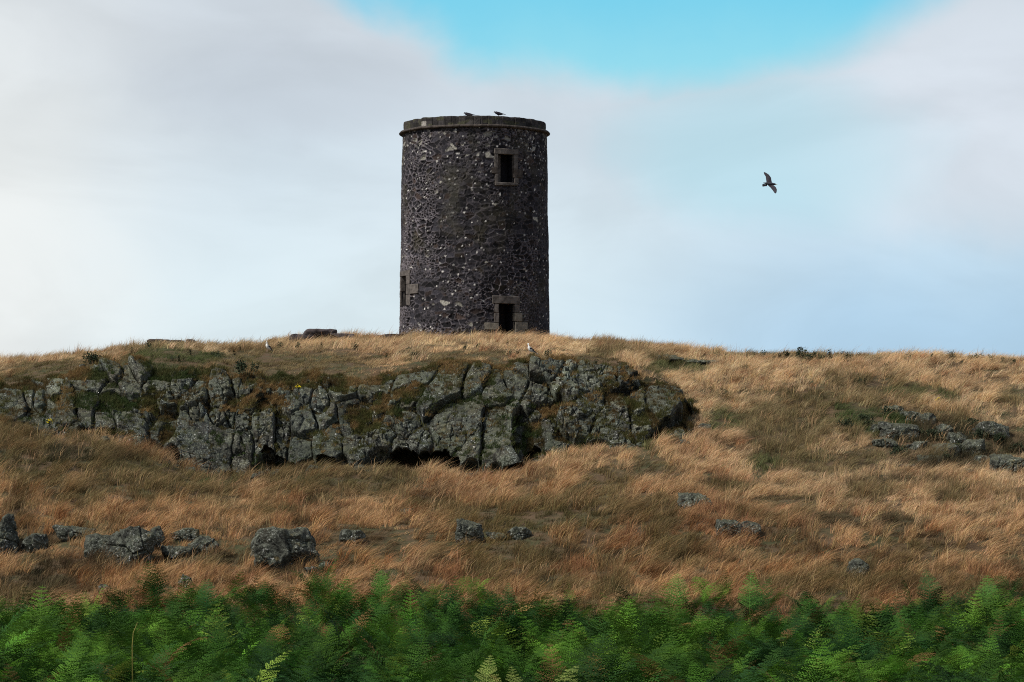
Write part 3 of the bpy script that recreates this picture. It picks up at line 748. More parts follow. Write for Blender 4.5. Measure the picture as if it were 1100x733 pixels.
# column, centre row, width px, height px, seed, label
BOULDERS = [
 (312, 588, 74, 50, 103, 'large blocky grey boulder, biggest of the loose stones low on the left slope'),
 (279, 589, 22, 32, 14, 'dark narrow rock leaning on the left end of the large blocky boulder'),
 (292, 604, 20, 12, 61, 'low flat stone at the foot of the large blocky boulder'),
 (335, 615, 18, 12, 62, 'small pale stone below the right corner of the large blocky boulder'),
 (349, 609, 16, 9, 63, 'flat pale stone lying right of the large blocky boulder at the ferns'),
 (378, 578, 28, 17, 15, 'small pale streaked rock half sunk in grass right of the large blocky boulder'),
 (505, 571, 31, 33, 16, 'rounded dark rock with pale lichen alone in the middle of the grass slope'),
 (533, 578, 22, 10, 64, 'low stone just right of the rounded dark middle rock'),
 (557, 574, 26, 15, 65, 'low purplish stone sunk in grass, second right of the rounded middle rock'),
 (438, 552, 16, 8, 66, 'tiny pale stone in tan grass below the dark hollow'),
 (139, 587, 48, 46, 17, 'rough grey boulder with a cracked front, tallest of the far left row'),
 (109, 586, 28, 30, 18, 'dark rock touching the left side of the cracked grey boulder'),
 (78, 574, 36, 18, 19, 'low pale ledge stone left of the dark rock, in the far left row'),
 (36, 586, 24, 22, 20, 'small dark rounded stone between the edge boulder and the low pale ledge'),
 (2, 578, 28, 44, 21, 'dark craggy boulder cut by the left edge of the view'),
 (166, 580, 18, 28, 22, 'upright narrow rock against the right side of the cracked grey boulder'),
 (197, 577, 28, 16, 23, 'pale topped stone above the shadowed rocks in the far left row'),
 (218, 588, 34, 20, 24, 'dark wide rock at the right end of the far left row'),
 (190, 596, 26, 14, 67, 'low dark stone below the pale topped stone in the left row'),
 (200, 625, 13, 15, 25, 'small upright pale stone at the edge of the ferns on the left'),
 (112, 634, 12, 10, 68, 'tiny stone right above the ferns at far left'),
 (746, 539, 38, 19, 26, 'low grey rock with mossy top, upper one on the right slope'),
 (781, 570, 34, 24, 27, 'grey rounded rock at the left of a touching pair on the right slope'),
 (806, 570, 26, 20, 28, 'dark split rock at the right of a touching pair on the right slope'),
 (921, 613, 22, 27, 29, 'small craggy upright rock standing low on the right slope'),
 (1083, 500, 34, 30, 30, 'rough pale grey boulder near the right edge of the view'),
 (1064, 461, 36, 24, 31, 'smooth domed grey boulder among green growth near the right edge'),
 (962, 442, 26, 11, 32, 'flat pale rock at the top left of the right hand rock scatter'),
 (968, 462, 40, 26, 33, 'largest grey block of the right hand rock scatter'),
 (996, 449, 20, 18, 34, 'pale small block beside the yellow flower in the right scatter'),
 (1012, 462, 30, 16, 35, 'purplish low rock in the middle of the right scatter'),
 (1045, 480, 30, 24, 36, 'craggy dark rock at the lower right of the scatter'),
 (1018, 483, 28, 20, 37, 'dark low rock under the middle of the right scatter'),
 (945, 462, 22, 14, 38, 'small dark stone at the left end of the right scatter'),
 (985, 480, 22, 12, 39, 'small flat dark stone below the largest block of the right scatter'),
 (975, 503, 34, 7, 40, 'thin pale ledge of rock under the right hand scatter'),
 (1040, 508, 20, 10, 69, 'little grey stone left of the rough pale boulder near the right edge'),
 (716, 387, 48, 9, 41, 'long flat grey ledge of rock on the crest right of the tower'),
 (755, 391, 40, 7, 42, 'thin dark ledge continuing right of the flat crest ledge'),
 (980, 448, 26, 14, 81, 'pale broken rock above the largest block of the right scatter'),
 (950, 476, 30, 13, 82, 'long dark low rock under the left end of the right scatter'),
 (1028, 470, 22, 16, 83, 'dark pointed stone between the purplish rock and the domed boulder'),
 (1002, 494, 30, 12, 84, 'dark low rock at the bottom of the right scatter'),
 (1058, 494, 24, 14, 85, 'dark stone left of the rough pale boulder, under the domed one'),
 (755, 462, 16, 10, 43, 'small stone by the right end of the long crag'),
]
def build_boulders():
    for (px, py, wd, ht, seed, label) in BOULDERS:
        p, d = ground_at(px, py + ht * .5 - 2)
        mpp = d / F
        sx = wd * mpp * .5 * (1.18 if px > 930 else 1.3 if px < 230 else 1.08); hz = ht * mpp * (1.1 if px < 230 else 1.0); sy = max(sx * .8, hz * .5)
        V, F3 = boulder_mesh(sx, sy, hz * .60, seed, detail=6 if wd * ht > 900 else 5)
        o = mesh_np('boulder' if ht > 12 else 'stone', V, [F3], M['boulder'])
        o.location = (p.x, p.y + sy * .62, p.z + hz * (.16 if 930 < px < 1080 else .28) + sy * .05)
        tag(o, label, 'boulder' if ht > 12 else 'stone', 'loose rocks on the slope')
build_boulders()
def rubble():
    rng = np.random.default_rng(77)
    protos = [boulder_mesh(1, .9, .75, 600 + k, detail=4) for k in range(6)]; made = []
    for k in range(34):
        px = rng.choice([rng.uniform(190, 400), rng.uniform(490, 740), rng.uniform(10, 180)]); d = rng.uniform(143.6, 145.6)
        sz = rng.uniform(.10, .30); x = (px - 550) * d / F; j = k % 6
        if k < 6: o = mesh_np('rubble_stone', protos[j][0], [protos[j][1]], M['boulder']); made.append(o)
        else: o = made[j].copy(); C.objects.link(o)
        o.scale = (sz * rng.uniform(.8, 1.5), sz, sz); o.rotation_euler = (0, 0, rng.uniform(0, 6.28)); o.location = (x, d, float(Hxy(x, d)) + sz * .35)
        tag(o, 'small rubble stone fallen in the grass at the foot of the long crag', 'stone', 'rubble stones at the foot of the crag')
rubble()

# low ruined walling on the skyline: separate tumbled stones
RUIN = [(341, 357, 42, 7, 'broad flat slab heap on the skyline left of the tower', 71), (318, 363, 16, 8, 'small stone left of the broad flat skyline slab', 72),
        (368, 361, 24, 5, 'low thin stone right of the broad flat skyline slab', 73), (171, 366.5, 24, 4, 'squared dark stone at the left of the far left skyline stones', 74),
        (188, 367.5, 18, 3.5, 'small squared stone in the middle of the far left skyline stones', 75), (205, 367, 13, 4, 'small dark stone at the right of the far left skyline stones', 76),
        (418, 361, 30, 4, 'low thin stone against the left foot of the tower', 77)]
for (px, py, wd, ht, label, seed) in RUIN:
    d = 172.5 if px < 400 else 173.5
    mpp = d / F; z = float(zof(py, d)); g = float(Hpd(px, d))
    top = z + ht * mpp * .5
    hz = max(ht * mpp, top - g + .1)
    V, F3 = boulder_mesh(wd * mpp * .56, .55, hz * .62, seed, detail=4)
    V[:, 2] = np.minimum(V[:, 2], hz * .38 + .04 * fbm(V[:, 0] * 3, V[:, 1] * 3, oct=2, seed=seed))
    o = mesh_np('ruined_wall_stone', V, [F3], M['ruin']); o.location = ((px - 550) * mpp, d, top - hz * .40)
    tag(o, label, 'stone', 'stones of a ruined wall on the skyline')

# ------------------------------------------------------------------ grass
def blades(P, h, lean, col, k, spread, width, rng, cvar=.28, droop=.5):
    """P (n,3) tuft roots; h (n,) height; lean (n,2); col (n,3) -> verts, quads, tris, colours"""
    n = len(P); N = n * k
    R = np.repeat(P, k, 0).astype(np.float32); H = np.repeat(h, k) * rng.uniform(.55, 1.12, N)
    a = rng.uniform(0, 2 * np.pi, N); rr = spread * np.sqrt(rng.uniform(0, 1, N))
    R[:, 0] += np.cos(a) * rr; R[:, 1] += np.sin(a) * rr
    L = np.repeat(lean, k, 0) + rng.normal(0, .22, (N, 2)) + np.stack([np.cos(a), np.sin(a)], 1) * .22
    wa = rng.normal(0, .8, N); W = np.stack([np.cos(wa), np.sin(wa), 0 * wa], 1) * (width * rng.uniform(.6, 1.3, N))[:, None]
    up = H * np.clip(1 - .30 * np.hypot(L[:, 0], L[:, 1]), .35, 1)
    mid = R + np.stack([L[:, 0] * H * .30, L[:, 1] * H * .30, up * .58], 1)
    tip = R + np.stack([L[:, 0] * H * (.85 + droop * .3), L[:, 1] * H * .9, up * rng.uniform(.85, 1.05, N)], 1)
    V = np.stack([R - W, R + W, mid - W * .75, mid + W * .75, tip], 1).reshape(-1, 3)
    b = np.arange(N)[:, None] * 5
    Q = b + np.array([[0, 1, 3, 2]]); T = b + np.array([[2, 3, 4]])
    c = np.repeat(col, k, 0) * rng.uniform(1 - cvar, 1 + cvar, N)[:, None] * (1 + rng.normal(0, .06, (N, 3)))
    Cc = np.repeat(np.clip(c, .004, .9), 5, 0)
    return V.astype(np.float32), Q, T, Cc.astype(np.float32)

# green or dark growth seen at particular places: column, row, half width, half height, kind (0 olive, 1 green, 2 dark scrub)
PATCH = [(775, 456, 22, 14, 1), (905, 447, 38, 14, 1), (985, 422, 50, 9, 1), (1010, 426, 30, 7, 1), (835, 424, 30, 7, 0), (880, 428, 26, 9, 0), (1085, 430, 26, 12, 0),
         (725, 396, 40, 8, 1), (300, 390, 150, 12, 0), (180, 388, 60, 14, 1), (480, 384, 80, 6, 0), (640, 385, 34, 5, 0), (60, 398, 70, 10, 0), (20, 410, 30, 6, 0),
         (820, 500, 26, 10, 1), (890, 500, 60, 16, 0), (930, 490, 34, 10, 0), (1000, 500, 60, 8, 2), (960, 520, 60, 7, 2), (1060, 480, 60, 24, 2), (890, 560, 44, 10, 2), (960, 565, 40, 10, 2),
         (70, 490, 60, 12, 2), (150, 505, 50, 8, 0), (30, 505, 40, 12, 0), (460, 545, 40, 10, 0), (650, 520, 36, 22, 0), (600, 560, 70, 10, 0), (640, 600, 80, 8, 2), (700, 500, 30, 20, 0),
         (100, 610, 120, 12, 2), (40, 630, 60, 16, 2), (240, 605, 40, 9, 2), (310, 618, 50, 7, 2), (400, 600, 40, 7, 0), (560, 535, 20, 12, 0), (790, 525, 50, 8, 0), (850, 540, 60, 10, 0),
         (730, 585, 40, 10, 0), (830, 600, 50, 12, 0), (1010, 590, 60, 10, 0), (1000, 470, 70, 26, 2), (880, 385, 70, 5, 0), (800, 383, 40, 4, 0), (945, 455, 40, 16, 1), (690, 470, 40, 14, 1), (230, 520, 30, 6, 1), (360, 520, 80, 6, 0)]

_gp = ground_at(286, 380, 150)[0]
GULL_SPOTS = [(_gp.x, _gp.y, .30)]
def grass_field():
    rng = np.random.default_rng(21)
    dens = 15.0
    y0, y1 = 101.0, 188.0; xw = 31.0
    n = int(dens * 2 * xw * (y1 - y0))
    y = rng.uniform(y0, y1, n); x = rng.uniform(-xw, xw, n)
    px = 550 + x * F / y
    ok = (px > -70) & (px < 1170)
    ok &= ~((px < 742) & (y > 145.7) & (y < 151.7))
    ok &= np.hypot(x - TX, y - TY) > 4.05
    for (gx, gy, gr) in GULL_SPOTS: ok &= ~((np.abs(x - gx) < gr) & (y > gy - 3.2) & (y < gy + .4))
    x, y, px = x[ok], y[ok], px[ok]
    z = Hxy(x, y); _, py = pix(x, y, z)
    n = len(x)
    # thinner where it is far behind the crest
    n1 = fbm(x / 2.6, y / 8, oct=4, seed=201); n2 = fbm(x / 1.1, y / 3, oct=3, seed=211); n3 = fbm(x / 6, y / 14, oct=3, seed=221)
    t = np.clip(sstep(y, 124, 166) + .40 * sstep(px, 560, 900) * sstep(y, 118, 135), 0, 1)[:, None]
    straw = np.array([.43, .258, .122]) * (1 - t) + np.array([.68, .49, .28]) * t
    rust = np.array([.28, .130, .060]); pale = np.array([.58, .38, .20]); olive = np.array([.095, .088, .034]); green = np.array([.060, .095, .030]); scrub = np.array([.042, .040, .022])
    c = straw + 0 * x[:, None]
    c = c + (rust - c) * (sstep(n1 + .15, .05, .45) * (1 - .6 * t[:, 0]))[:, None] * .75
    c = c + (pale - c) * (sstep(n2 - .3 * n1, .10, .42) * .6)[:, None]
    ol = sstep(n3 + .45 * n2 - .08 * t[:, 0], .00, .30) * (1 - .55 * sstep(y, 163, 169))
    c = c + (olive - c) * (ol * .75)[:, None]
    h = .50 + .20 * n1 + .14 * n2
    h = np.where(y > 160, .46 + .12 * n2, h)
    low = np.zeros(n); scr = np.zeros(n)
    for (cx, cy, rx, ry, kind) in PATCH:
        q = np.hypot((px - cx) / rx, (py - cy) / ry) + .65 * n2
        wgt = sstep(q, 1.15, .55); tgt = (olive, green, scrub)[kind]
        c = c + (tgt - c) * (wgt * (.72, .85, .85)[kind])[:, None]
        low = np.maximum(low, wgt * (.45, .35, .15)[kind])
    # short cropped turf on the brow right above the crag
    brow = (px < 650) & (y > 151.5) & (y < 166); h = np.where(brow, h * .55, h)
    cf1, cf2, ca, cb = vor(x / .85, y / 1.25, seed=291)
    clump = sstep(cf1, .62, .12)
    h = h * (.46 + .95 * clump) * (.7 + .6 * ca); c = c * (.80 + .42 * ca)[:, None]
    gapm = sstep(fbm(x / .8, y / 1.8, oct=3, seed=295) + .2 * (cf1 - .4), .08, .34); c = c + (np.array([.075, .055, .028]) - c) * (gapm * .85 * (1 - .5 * t[:, 0]))[:, None]; h = h * (1 - .35 * gapm)
    h = np.clip(h * (1 - low * .6), .12, 1.0)
    near_b = sstep(y, 116, 106); h = h * (1 - .2 * near_b)
    lean = np.stack([.50 + .50 * fbm(x / 1.6, y / 5, oct=3, seed=231) * 1.4, -.12 + .4 * fbm(x / 1.6, y / 4, oct=2, seed=241)], 1)
    # now and then a tuft combed into a strong sweep
    sw = sstep(fbm(x / 1.2, y / 3.5, oct=2, seed=251), .12, .4); lean[:, 0] += .5 * sw; h = h * (1 + .18 * sw)
    P = np.stack([x, y, z - .03], 1)
    k = 20
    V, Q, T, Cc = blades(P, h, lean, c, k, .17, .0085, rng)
    # bigger shaggy tussocks combed over by the wind
    m = 5200; ty = rng.uniform(112, 172, m); tx = rng.uniform(-28, 28, m); tpx = 550 + tx * F / ty
    good = ~((tpx < 748) & (ty > 145.55) & (ty < 153)) & (np.hypot(tx - TX, ty - TY) > 4.6) & (fbm(tx / 3, ty / 7, oct=3, seed=301) + .15 * rng.normal(size=m) > -.02)
    tz = Hxy(tx, ty); _, tpy = pix(tx, ty, tz)
    for (cx, cy, rx, ry, kind) in PATCH: good &= ~(np.hypot((tpx - cx) / rx, (tpy - cy) / ry) < .8)
    for b in bpy.data.objects:
        if b.name.split('.')[0] in ('boulder', 'gull'): good &= ~((np.abs(tx - b.location.x) < 1.0) & (ty > b.location.y - 2.2) & (ty < b.location.y + .6))
    tx, ty, tz, tpx = tx[good], ty[good], tz[good], tpx[good]; m = len(tx)
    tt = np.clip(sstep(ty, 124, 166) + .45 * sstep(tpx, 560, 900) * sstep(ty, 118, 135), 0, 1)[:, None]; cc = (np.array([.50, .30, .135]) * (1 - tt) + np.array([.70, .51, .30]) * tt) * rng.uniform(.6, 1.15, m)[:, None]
    cc = np.where((rng.uniform(size=m) < .25)[:, None], cc * np.array([.72, .55, .48]), cc)
    o2 = sstep(fbm(tx / 6, ty / 14, oct=3, seed=221) + .45 * fbm(tx / 1.1, ty / 3, oct=3, seed=211), .02, .30) * (1 - .6 * sstep(ty, 163, 169))
    cc = cc + (np.array([.16, .12, .05]) - cc) * (.72 * o2)[:, None]
    dk = sstep(fbm(tx / 2.2, ty / 5, oct=3, seed=307), .05, .35) * (1 - tt[:, 0]); cc = cc * (1 - .45 * dk)[:, None]
    lean2 = np.stack([.75 + .5 * fbm(tx / 2, ty / 5, oct=2, seed=305), -.15 + .3 * rng.normal(size=m)], 1)
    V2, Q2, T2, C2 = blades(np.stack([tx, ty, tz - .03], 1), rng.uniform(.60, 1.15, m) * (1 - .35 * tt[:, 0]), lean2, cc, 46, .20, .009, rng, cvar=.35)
    Q = np.concatenate([Q, Q2 + len(V)]); T = np.concatenate([T, T2 + len(V)]); V = np.concatenate([V, V2]); Cc = np.concatenate([Cc, C2])
    o = mesh_np('dry_grass', V, [Q, T], M['grass'], cols=Cc, smooth=False)
    tag(o, 'long dry tan and rust grass leaning in the wind over the whole hillside', 'grass', kind='stuff')
    # tall pale seed stalks, sparse, mostly along the skyline
    m = 5200; yy = rng.uniform(112, 186, m); xx = rng.uniform(-29, 29, m)
    keep = ~((550 + xx * F / yy < 745) & (yy > 145) & (yy < 166)) & (np.hypot(xx - TX, yy - TY) > 4.2) & (fbm(xx / 2, yy / 4, oct=2, seed=261) > -.05)
    xx, yy = xx[keep], yy[keep]; m = len(xx)
    P = np.stack([xx, yy, Hxy(xx, yy)], 1)
    V, Q, T, Cc = blades(P, rng.uniform(.55, .95, m), np.stack([rng.normal(.45, .15, m), rng.normal(0, .2, m)], 1), np.tile(np.array([.50, .33, .17]), (m, 1)), 5, .12, .007, rng)
    o = mesh_np('seed_stalks', V, [Q, T], M['grass'], cols=Cc, smooth=False)
    tag(o, 'sparse taller pale grass stalks standing out of the dry grass', 'grass', kind='stuff')

def ledge_turf():
    rng = np.random.default_rng(33)
    V, T_, fl, m, cave = ROCK['V'], ROCK['turf'], ROCK['flat'], ROCK['m'], ROCK['cave']
    w = np.clip(T_ * (.55 + .6 * sstep(fl, .3, .8)), 0, 1) * (m > .05) * ~cave
    w = w + .12 * sstep(fl, .70, .9) * (m > .3) * ~cave + .05 * ROCK['crack'] * (m > .3) * ~cave * (ROCK['T'] > .15)
    wf = (w / w.sum()).ravel()
    n = 15000
    i = rng.choice(wf.size, n, p=wf)
    P = V.reshape(-1, 3)[i] + rng.normal(0, .02, (n, 3)); T = ROCK['T'].ravel()[i]
    nn = fbm(P[:, 0] / .9, P[:, 2] / .6, oct=3, seed=271); n2 = fbm(P[:, 0] / 2.5, P[:, 2] / 1.5, oct=2, seed=281)
    olive = np.array([.10, .10, .035]); straw = np.array([.30, .19, .085]); green = np.array([.045, .075, .025]); rust = np.array([.16, .085, .045])
    c = olive + 0 * P[:, :1]
    c = c + (straw - c) * sstep(nn + .5 * (T - .55), .05, .4)[:, None] * .8
    c = c + (green - c) * sstep(n2 - .4 * (T - .4), .0, .35)[:, None] * .85
    c = c + (rust - c) * sstep(-nn, .1, .4)[:, None] * .5
    h = np.clip(.18 + .10 * nn + .06 * rng.normal(size=n), .08, .4)
    lean = np.stack([.3 + .3 * nn, -.45 + 0 * nn], 1)
    V_, Q, Tr, Cc = blades(P, h, lean, c, 16, .11, .010, rng)
    o = mesh_np('ledge_turf', V_, [Q, Tr], M['grass'], cols=Cc, smooth=False)
    tag(o, 'short olive and brown turf growing on the ledges and joints of the crag', 'turf', kind='stuff')
grass_field()
ledge_turf()

# ------------------------------------------------------------------ bracken
def frond_proto(seed, npin, npul, L=1.10):
    """one bracken frond: arching midrib, paired leaflets each cut into lobes. Returns verts, quads, shade"""
    rng = np.random.default_rng(seed)
    V, Q, Sh = [], [], []
    def quad(a, b, c, d, s):
        i = len(V); V.extend([a, b, c, d]); Q.append([i, i + 1, i + 2, i + 3]); Sh.extend([s] * 4)
    n = 14; th0, th1 = math.radians(70), math.radians(rng.uniform(-25, 28))
    p = np.zeros(3); rib = [p.copy()]; tang = []
    stipe = .40
    for i in range(n):
        a = th0 + (th1 - th0) * max(0, (i / n - .2) / .8) ** 1.2
        d = np.array([math.cos(a), 0, math.sin(a)]); tang.append(d); p = p + d * (L + stipe) / n; rib.append(p.copy())
    tang.append(tang[-1]); rib = np.array(rib); tang = np.array(tang)
    side = np.array([0, 1.0, 0])
    for i in range(n):
        w = .006 * (1 - i / n) + .0015
        quad(rib[i] - side * w, rib[i] + side * w, rib[i + 1] + side * w * .8, rib[i + 1] - side * w * .8, 1.25)
    f0 = stipe / (L + stipe)
    for k in range(npin):
        t = f0 + (1 - f0) * (k + .3) / npin
        s = (t - f0) / (1 - f0); x = t * n; i = min(int(x), n - 1); c = rib[i] + (rib[i + 1] - rib[i]) * (x - i); T = tang[i]
        up = np.cross(T, side); up = up if up[2] > 0 else -up; up = up + side * rng.normal(0, .14) + T * rng.normal(0, .18); up /= np.linalg.norm(up)
        l = .43 * L * (1 - s) ** .85 * (0.72 + .28 * min(1, s * 5)) + .02
        for sg in (-1, 1):
            aa = math.radians(rng.uniform(58, 70)); dr = rng.uniform(-.15, .40)
            D = T * math.cos(aa) + side * sg * math.sin(aa); D = D - up * dr * .5; D /= np.linalg.norm(D)
            Bn = np.cross(up, D); Bn /= np.linalg.norm(Bn)
            m = max(3, int(npul * (l / (.44 * L)) ** .6)); sh = rng.uniform(.8, 1.2)
            for j in range(m):
                u = (j + .4) / m; q = c + D * l * u - np.array([0, 0, .10 * l * u * u])
                ll = (.150 * l * (1 - u) ** .6 + .012) * rng.uniform(.85, 1.15); hw = l / m * .52
                for s2 in (-1, 1):
                    e = Bn * s2 * .88 + D * .48; tipp = q + e * ll - up * ll * rng.uniform(.0, .25)
                    midp = q + e * ll * .5
                    quad(q - D * hw, midp - D * hw * .7, tipp, midp + D * hw * .9, sh * rng.uniform(.9, 1.1)) if npul > 5 else \
                        quad(q - D * hw, q + D * hw, tipp + D * hw * .6, tipp - D * hw * .3, sh)
    return np.array(V, np.float32), np.array(Q), np.array(Sh, np.float32)

def place_fronds(protos, P, az, tilt, sc, col, rng):
    Vs, Qs, Cs = [], [], []; off = 0
    which = rng.integers(0, len(protos), len(P))
    for w, (V, Q, Sh) in enumerate(protos):
        s = np.where(which == w)[0]
        if not len(s): continue
        ca, sa = np.cos(az[s]), np.sin(az[s]); ct, st = np.cos(tilt[s]), np.sin(tilt[s])
        x = V[None, :, 0] * ct[:, None] + V[None, :, 2] * st[:, None]; z = -V[None, :, 0] * st[:, None] + V[None, :, 2] * ct[:, None]
        y = np.broadcast_to(V[None, :, 1], x.shape)
        W = np.stack([x * ca[:, None] - y * sa[:, None], x * sa[:, None] + y * ca[:, None], z], -1) * sc[s][:, None, None] + P[s][:, None, :]
        Vs.append(W.reshape(-1, 3).astype(np.float32))
        Qs.append((Q[None] + (np.arange(len(s)) * len(V))[:, None, None]).reshape(-1, 4) + off); off += W.shape[0] * W.shape[1]
        Cs.append((col[s][:, None, :] * Sh[None, :, None]).reshape(-1, 3).astype(np.float32))
    return np.concatenate(Vs), np.concatenate(Qs), np.concatenate(Cs)

# row of the bracken tops along the upper edge, by photo column
BEDGE_X = np.array([-100, 0, 60, 110, 150, 220, 300, 400, 470, 530, 590, 640, 700, 735, 800, 850, 900, 960, 1010, 1050, 1100, 1200], float)
BEDGE_Y = np.array([ 655, 650, 648, 634, 624, 630, 634, 618, 624, 634, 645, 640, 626, 624, 628, 640, 655, 650, 630, 632, 618, 615], float)
def bracken():
    rng = np.random.default_rng(55)
    hi = [frond_proto(300 + i, 12, 8) for i in range(12)]; lo = [frond_proto(330 + i, 10, 6) for i in range(10)]
    allp = []
    for (y0, y1, dens, protos) in ((50, 80, 9.5, hi), (80, 120, 9.5, lo)):
        n = int(dens * 38 * (y1 - y0)); y = rng.uniform(y0, y1, n); x = rng.uniform(-19, 19, n)
        px = 550 + x * F / y; hs = 1.0 + .45 * fbm(x / 1.7, y / 4.5, oct=3, seed=401) + .13 * rng.normal(size=n)
        z = Hxy(x, y); _, ty = pix(x, y, z + .80 * hs)
        edge = np.interp(px, BEDGE_X, BEDGE_Y) + 20 * fbm(px / 24, y / 9, oct=3, seed=411)
        ok = (px > -90) & (px < 1190) & (ty > edge) & (fbm(x / .8, y / 1.9, oct=3, seed=441) > -.13)
        x, y, z, hs = x[ok], y[ok], z[ok], hs[ok]; n = len(x)
        nn = fbm(x / 1.6, y / 4, oct=3, seed=421); n2 = fbm(x / .6, y / 1.6, oct=2, seed=431)
        c = np.array([.027, .074, .008]) + 0 * x[:, None]
        c = c + (np.array([.068, .150, .014]) - c) * sstep(nn + .3 * n2, .02, .42)[:, None]
        c = c + (np.array([.010, .036, .008]) - c) * sstep(-nn + .3 * n2, .02, .4)[:, None] * .9
        br = rng.uniform(size=n); c = np.where((br < .025)[:, None], np.array([.15, .085, .03]), c); c = np.where(((br > .025) & (br < .06))[:, None], np.array([.14, .20, .03]), c)
        c = c * np.exp(rng.normal(0, .36, n))[:, None] * rng.uniform(.93, 1.07, (n, 3))
        allp.append((protos, np.stack([x, y, z - .05], 1), rng.uniform(0, 2 * np.pi, n), rng.normal(.0, .26, n), hs * rng.uniform(.50, 1.10, n), c))
    off = 0; Vs, Qs, Cs = [], [], []
    for (protos, P, az, tilt, sc, c) in allp:
        V, Q, Cc = place_fronds(protos, P, az, tilt, sc, c, rng)
        Vs.append(V); Qs.append(Q + off); Cs.append(Cc); off += len(V)
    o = mesh_np('bracken', np.concatenate(Vs), [np.concatenate(Qs)], M['fern'], cols=np.concatenate(Cs), smooth=False)
    tag(o, 'dense bed of green bracken ferns filling the foreground hollow', 'bracken', kind='stuff')
    # a few single fronds that stand out of the bed: column, tip row, distance, bearing, tilt, scale, colour, label
    PALE = (.24, .30, .075); MID = (.085, .20, .035); DK = (.035, .11, .03)
    singles = [(527, 704, 63, 1.3, -.5, .80, PALE, 'pale yellow green fern frond standing upright at the bottom centre, left of a pale pair'),
               (549, 716, 62, 1.9, -.3, .75, PALE, 'pale fern frond at the bottom edge, just right of the upright pale frond'),
               (622, 716, 62, .9, -.3, .75, PALE, 'pale fern frond at the bottom edge, right of centre and apart from the pale pair'),
               (224, 622, 104, 1.5, -.45, 1.0, DK, 'dark green upright fern frond at the upper edge of the bed on the left'),
               (728, 616, 106, 1.5, -.55, 1.15, MID, 'tall bright fern frond against rust grass, right of centre at the bed edge'),
               (808, 612, 106, 1.2, -.5, 1.15, MID, 'tall bright fern frond below the touching pair of rocks'),
               (995, 612, 108, 1.7, -.5, 1.2, DK, 'tall dark fern frond rising into the grass at the right'),
               (1062, 618, 106, 1.4, -.45, 1.1, MID, 'bright fern frond near the right edge, above the bed'),
               (546, 626, 104, 1.6, -.5, .9, DK, 'slim dark fern frond in the middle of the bed edge'),
               (410, 612, 107, 1.5, -.4, .95, MID, 'bright fern frond at the bed edge left of centre')]
    for k, (px, ty, d, az, tilt, sc, col, label) in enumerate(singles):
        V, Q, Sh = frond_proto(500 + k, 13, 9)
        ct, st = math.cos(tilt), math.sin(tilt)
        W = np.stack([V[:, 0] * ct + V[:, 2] * st, V[:, 1], -V[:, 0] * st + V[:, 2] * ct], 1) * sc
        W = np.stack([W[:, 0] * math.cos(az) - W[:, 1] * math.sin(az), W[:, 0] * math.sin(az) + W[:, 1] * math.cos(az), W[:, 2]], 1)
        top = W[W[:, 2].argmax()]; z = float(zof(ty, d)); x = (px - 550) * d / F
        g = float(Hxy(x, d)); lift = z - top[2] - g
        if lift > 0:   # longer stalk under the leafy part
            low = sstep(W[:, 2], 0.0, .35 * sc); W[:, 2] += lift * low
            base = g
        else: base = g + lift
        o = mesh_np('fern_frond', W, [Q], M['fern'], cols=(np.array(col)[None] * Sh[:, None]).astype(np.float32), smooth=False)
        o.location = (x - top[0], d, base)
        tag(o, label, 'fern frond', 'single fern fronds rising from the bracken')
bracken()

# ------------------------------------------------------------------ weeds and yellow flowers
def tube(bm, pts, radii, n=6, cap=True):
    pts = [Vector(p) for p in pts]; rings = []
    for i, p in enumerate(pts):
        t = (pts[min(i + 1, len(pts) - 1)] - pts[max(i - 1, 0)]).normalized()
        a = t.orthogonal().normalized() if i == 0 else (rings_a - t * rings_a.dot(t)).normalized()
        rings_a = a; b = t.cross(a)
        rx, ry = radii[i] if isinstance(radii[i], tuple) else (radii[i], radii[i])
        rings.append([bm.verts.new(p + a * math.cos(2 * math.pi * k / n) * rx + b * math.sin(2 * math.pi * k / n) * ry) for k in range(n)])
    for r, s in zip(rings, rings[1:]):
        for k in range(n): bm.faces.new((r[k], r[(k + 1) % n], s[(k + 1) % n], s[k]))
    if cap: bm.faces.new(rings[0][::-1]); bm.faces.new(rings[-1])

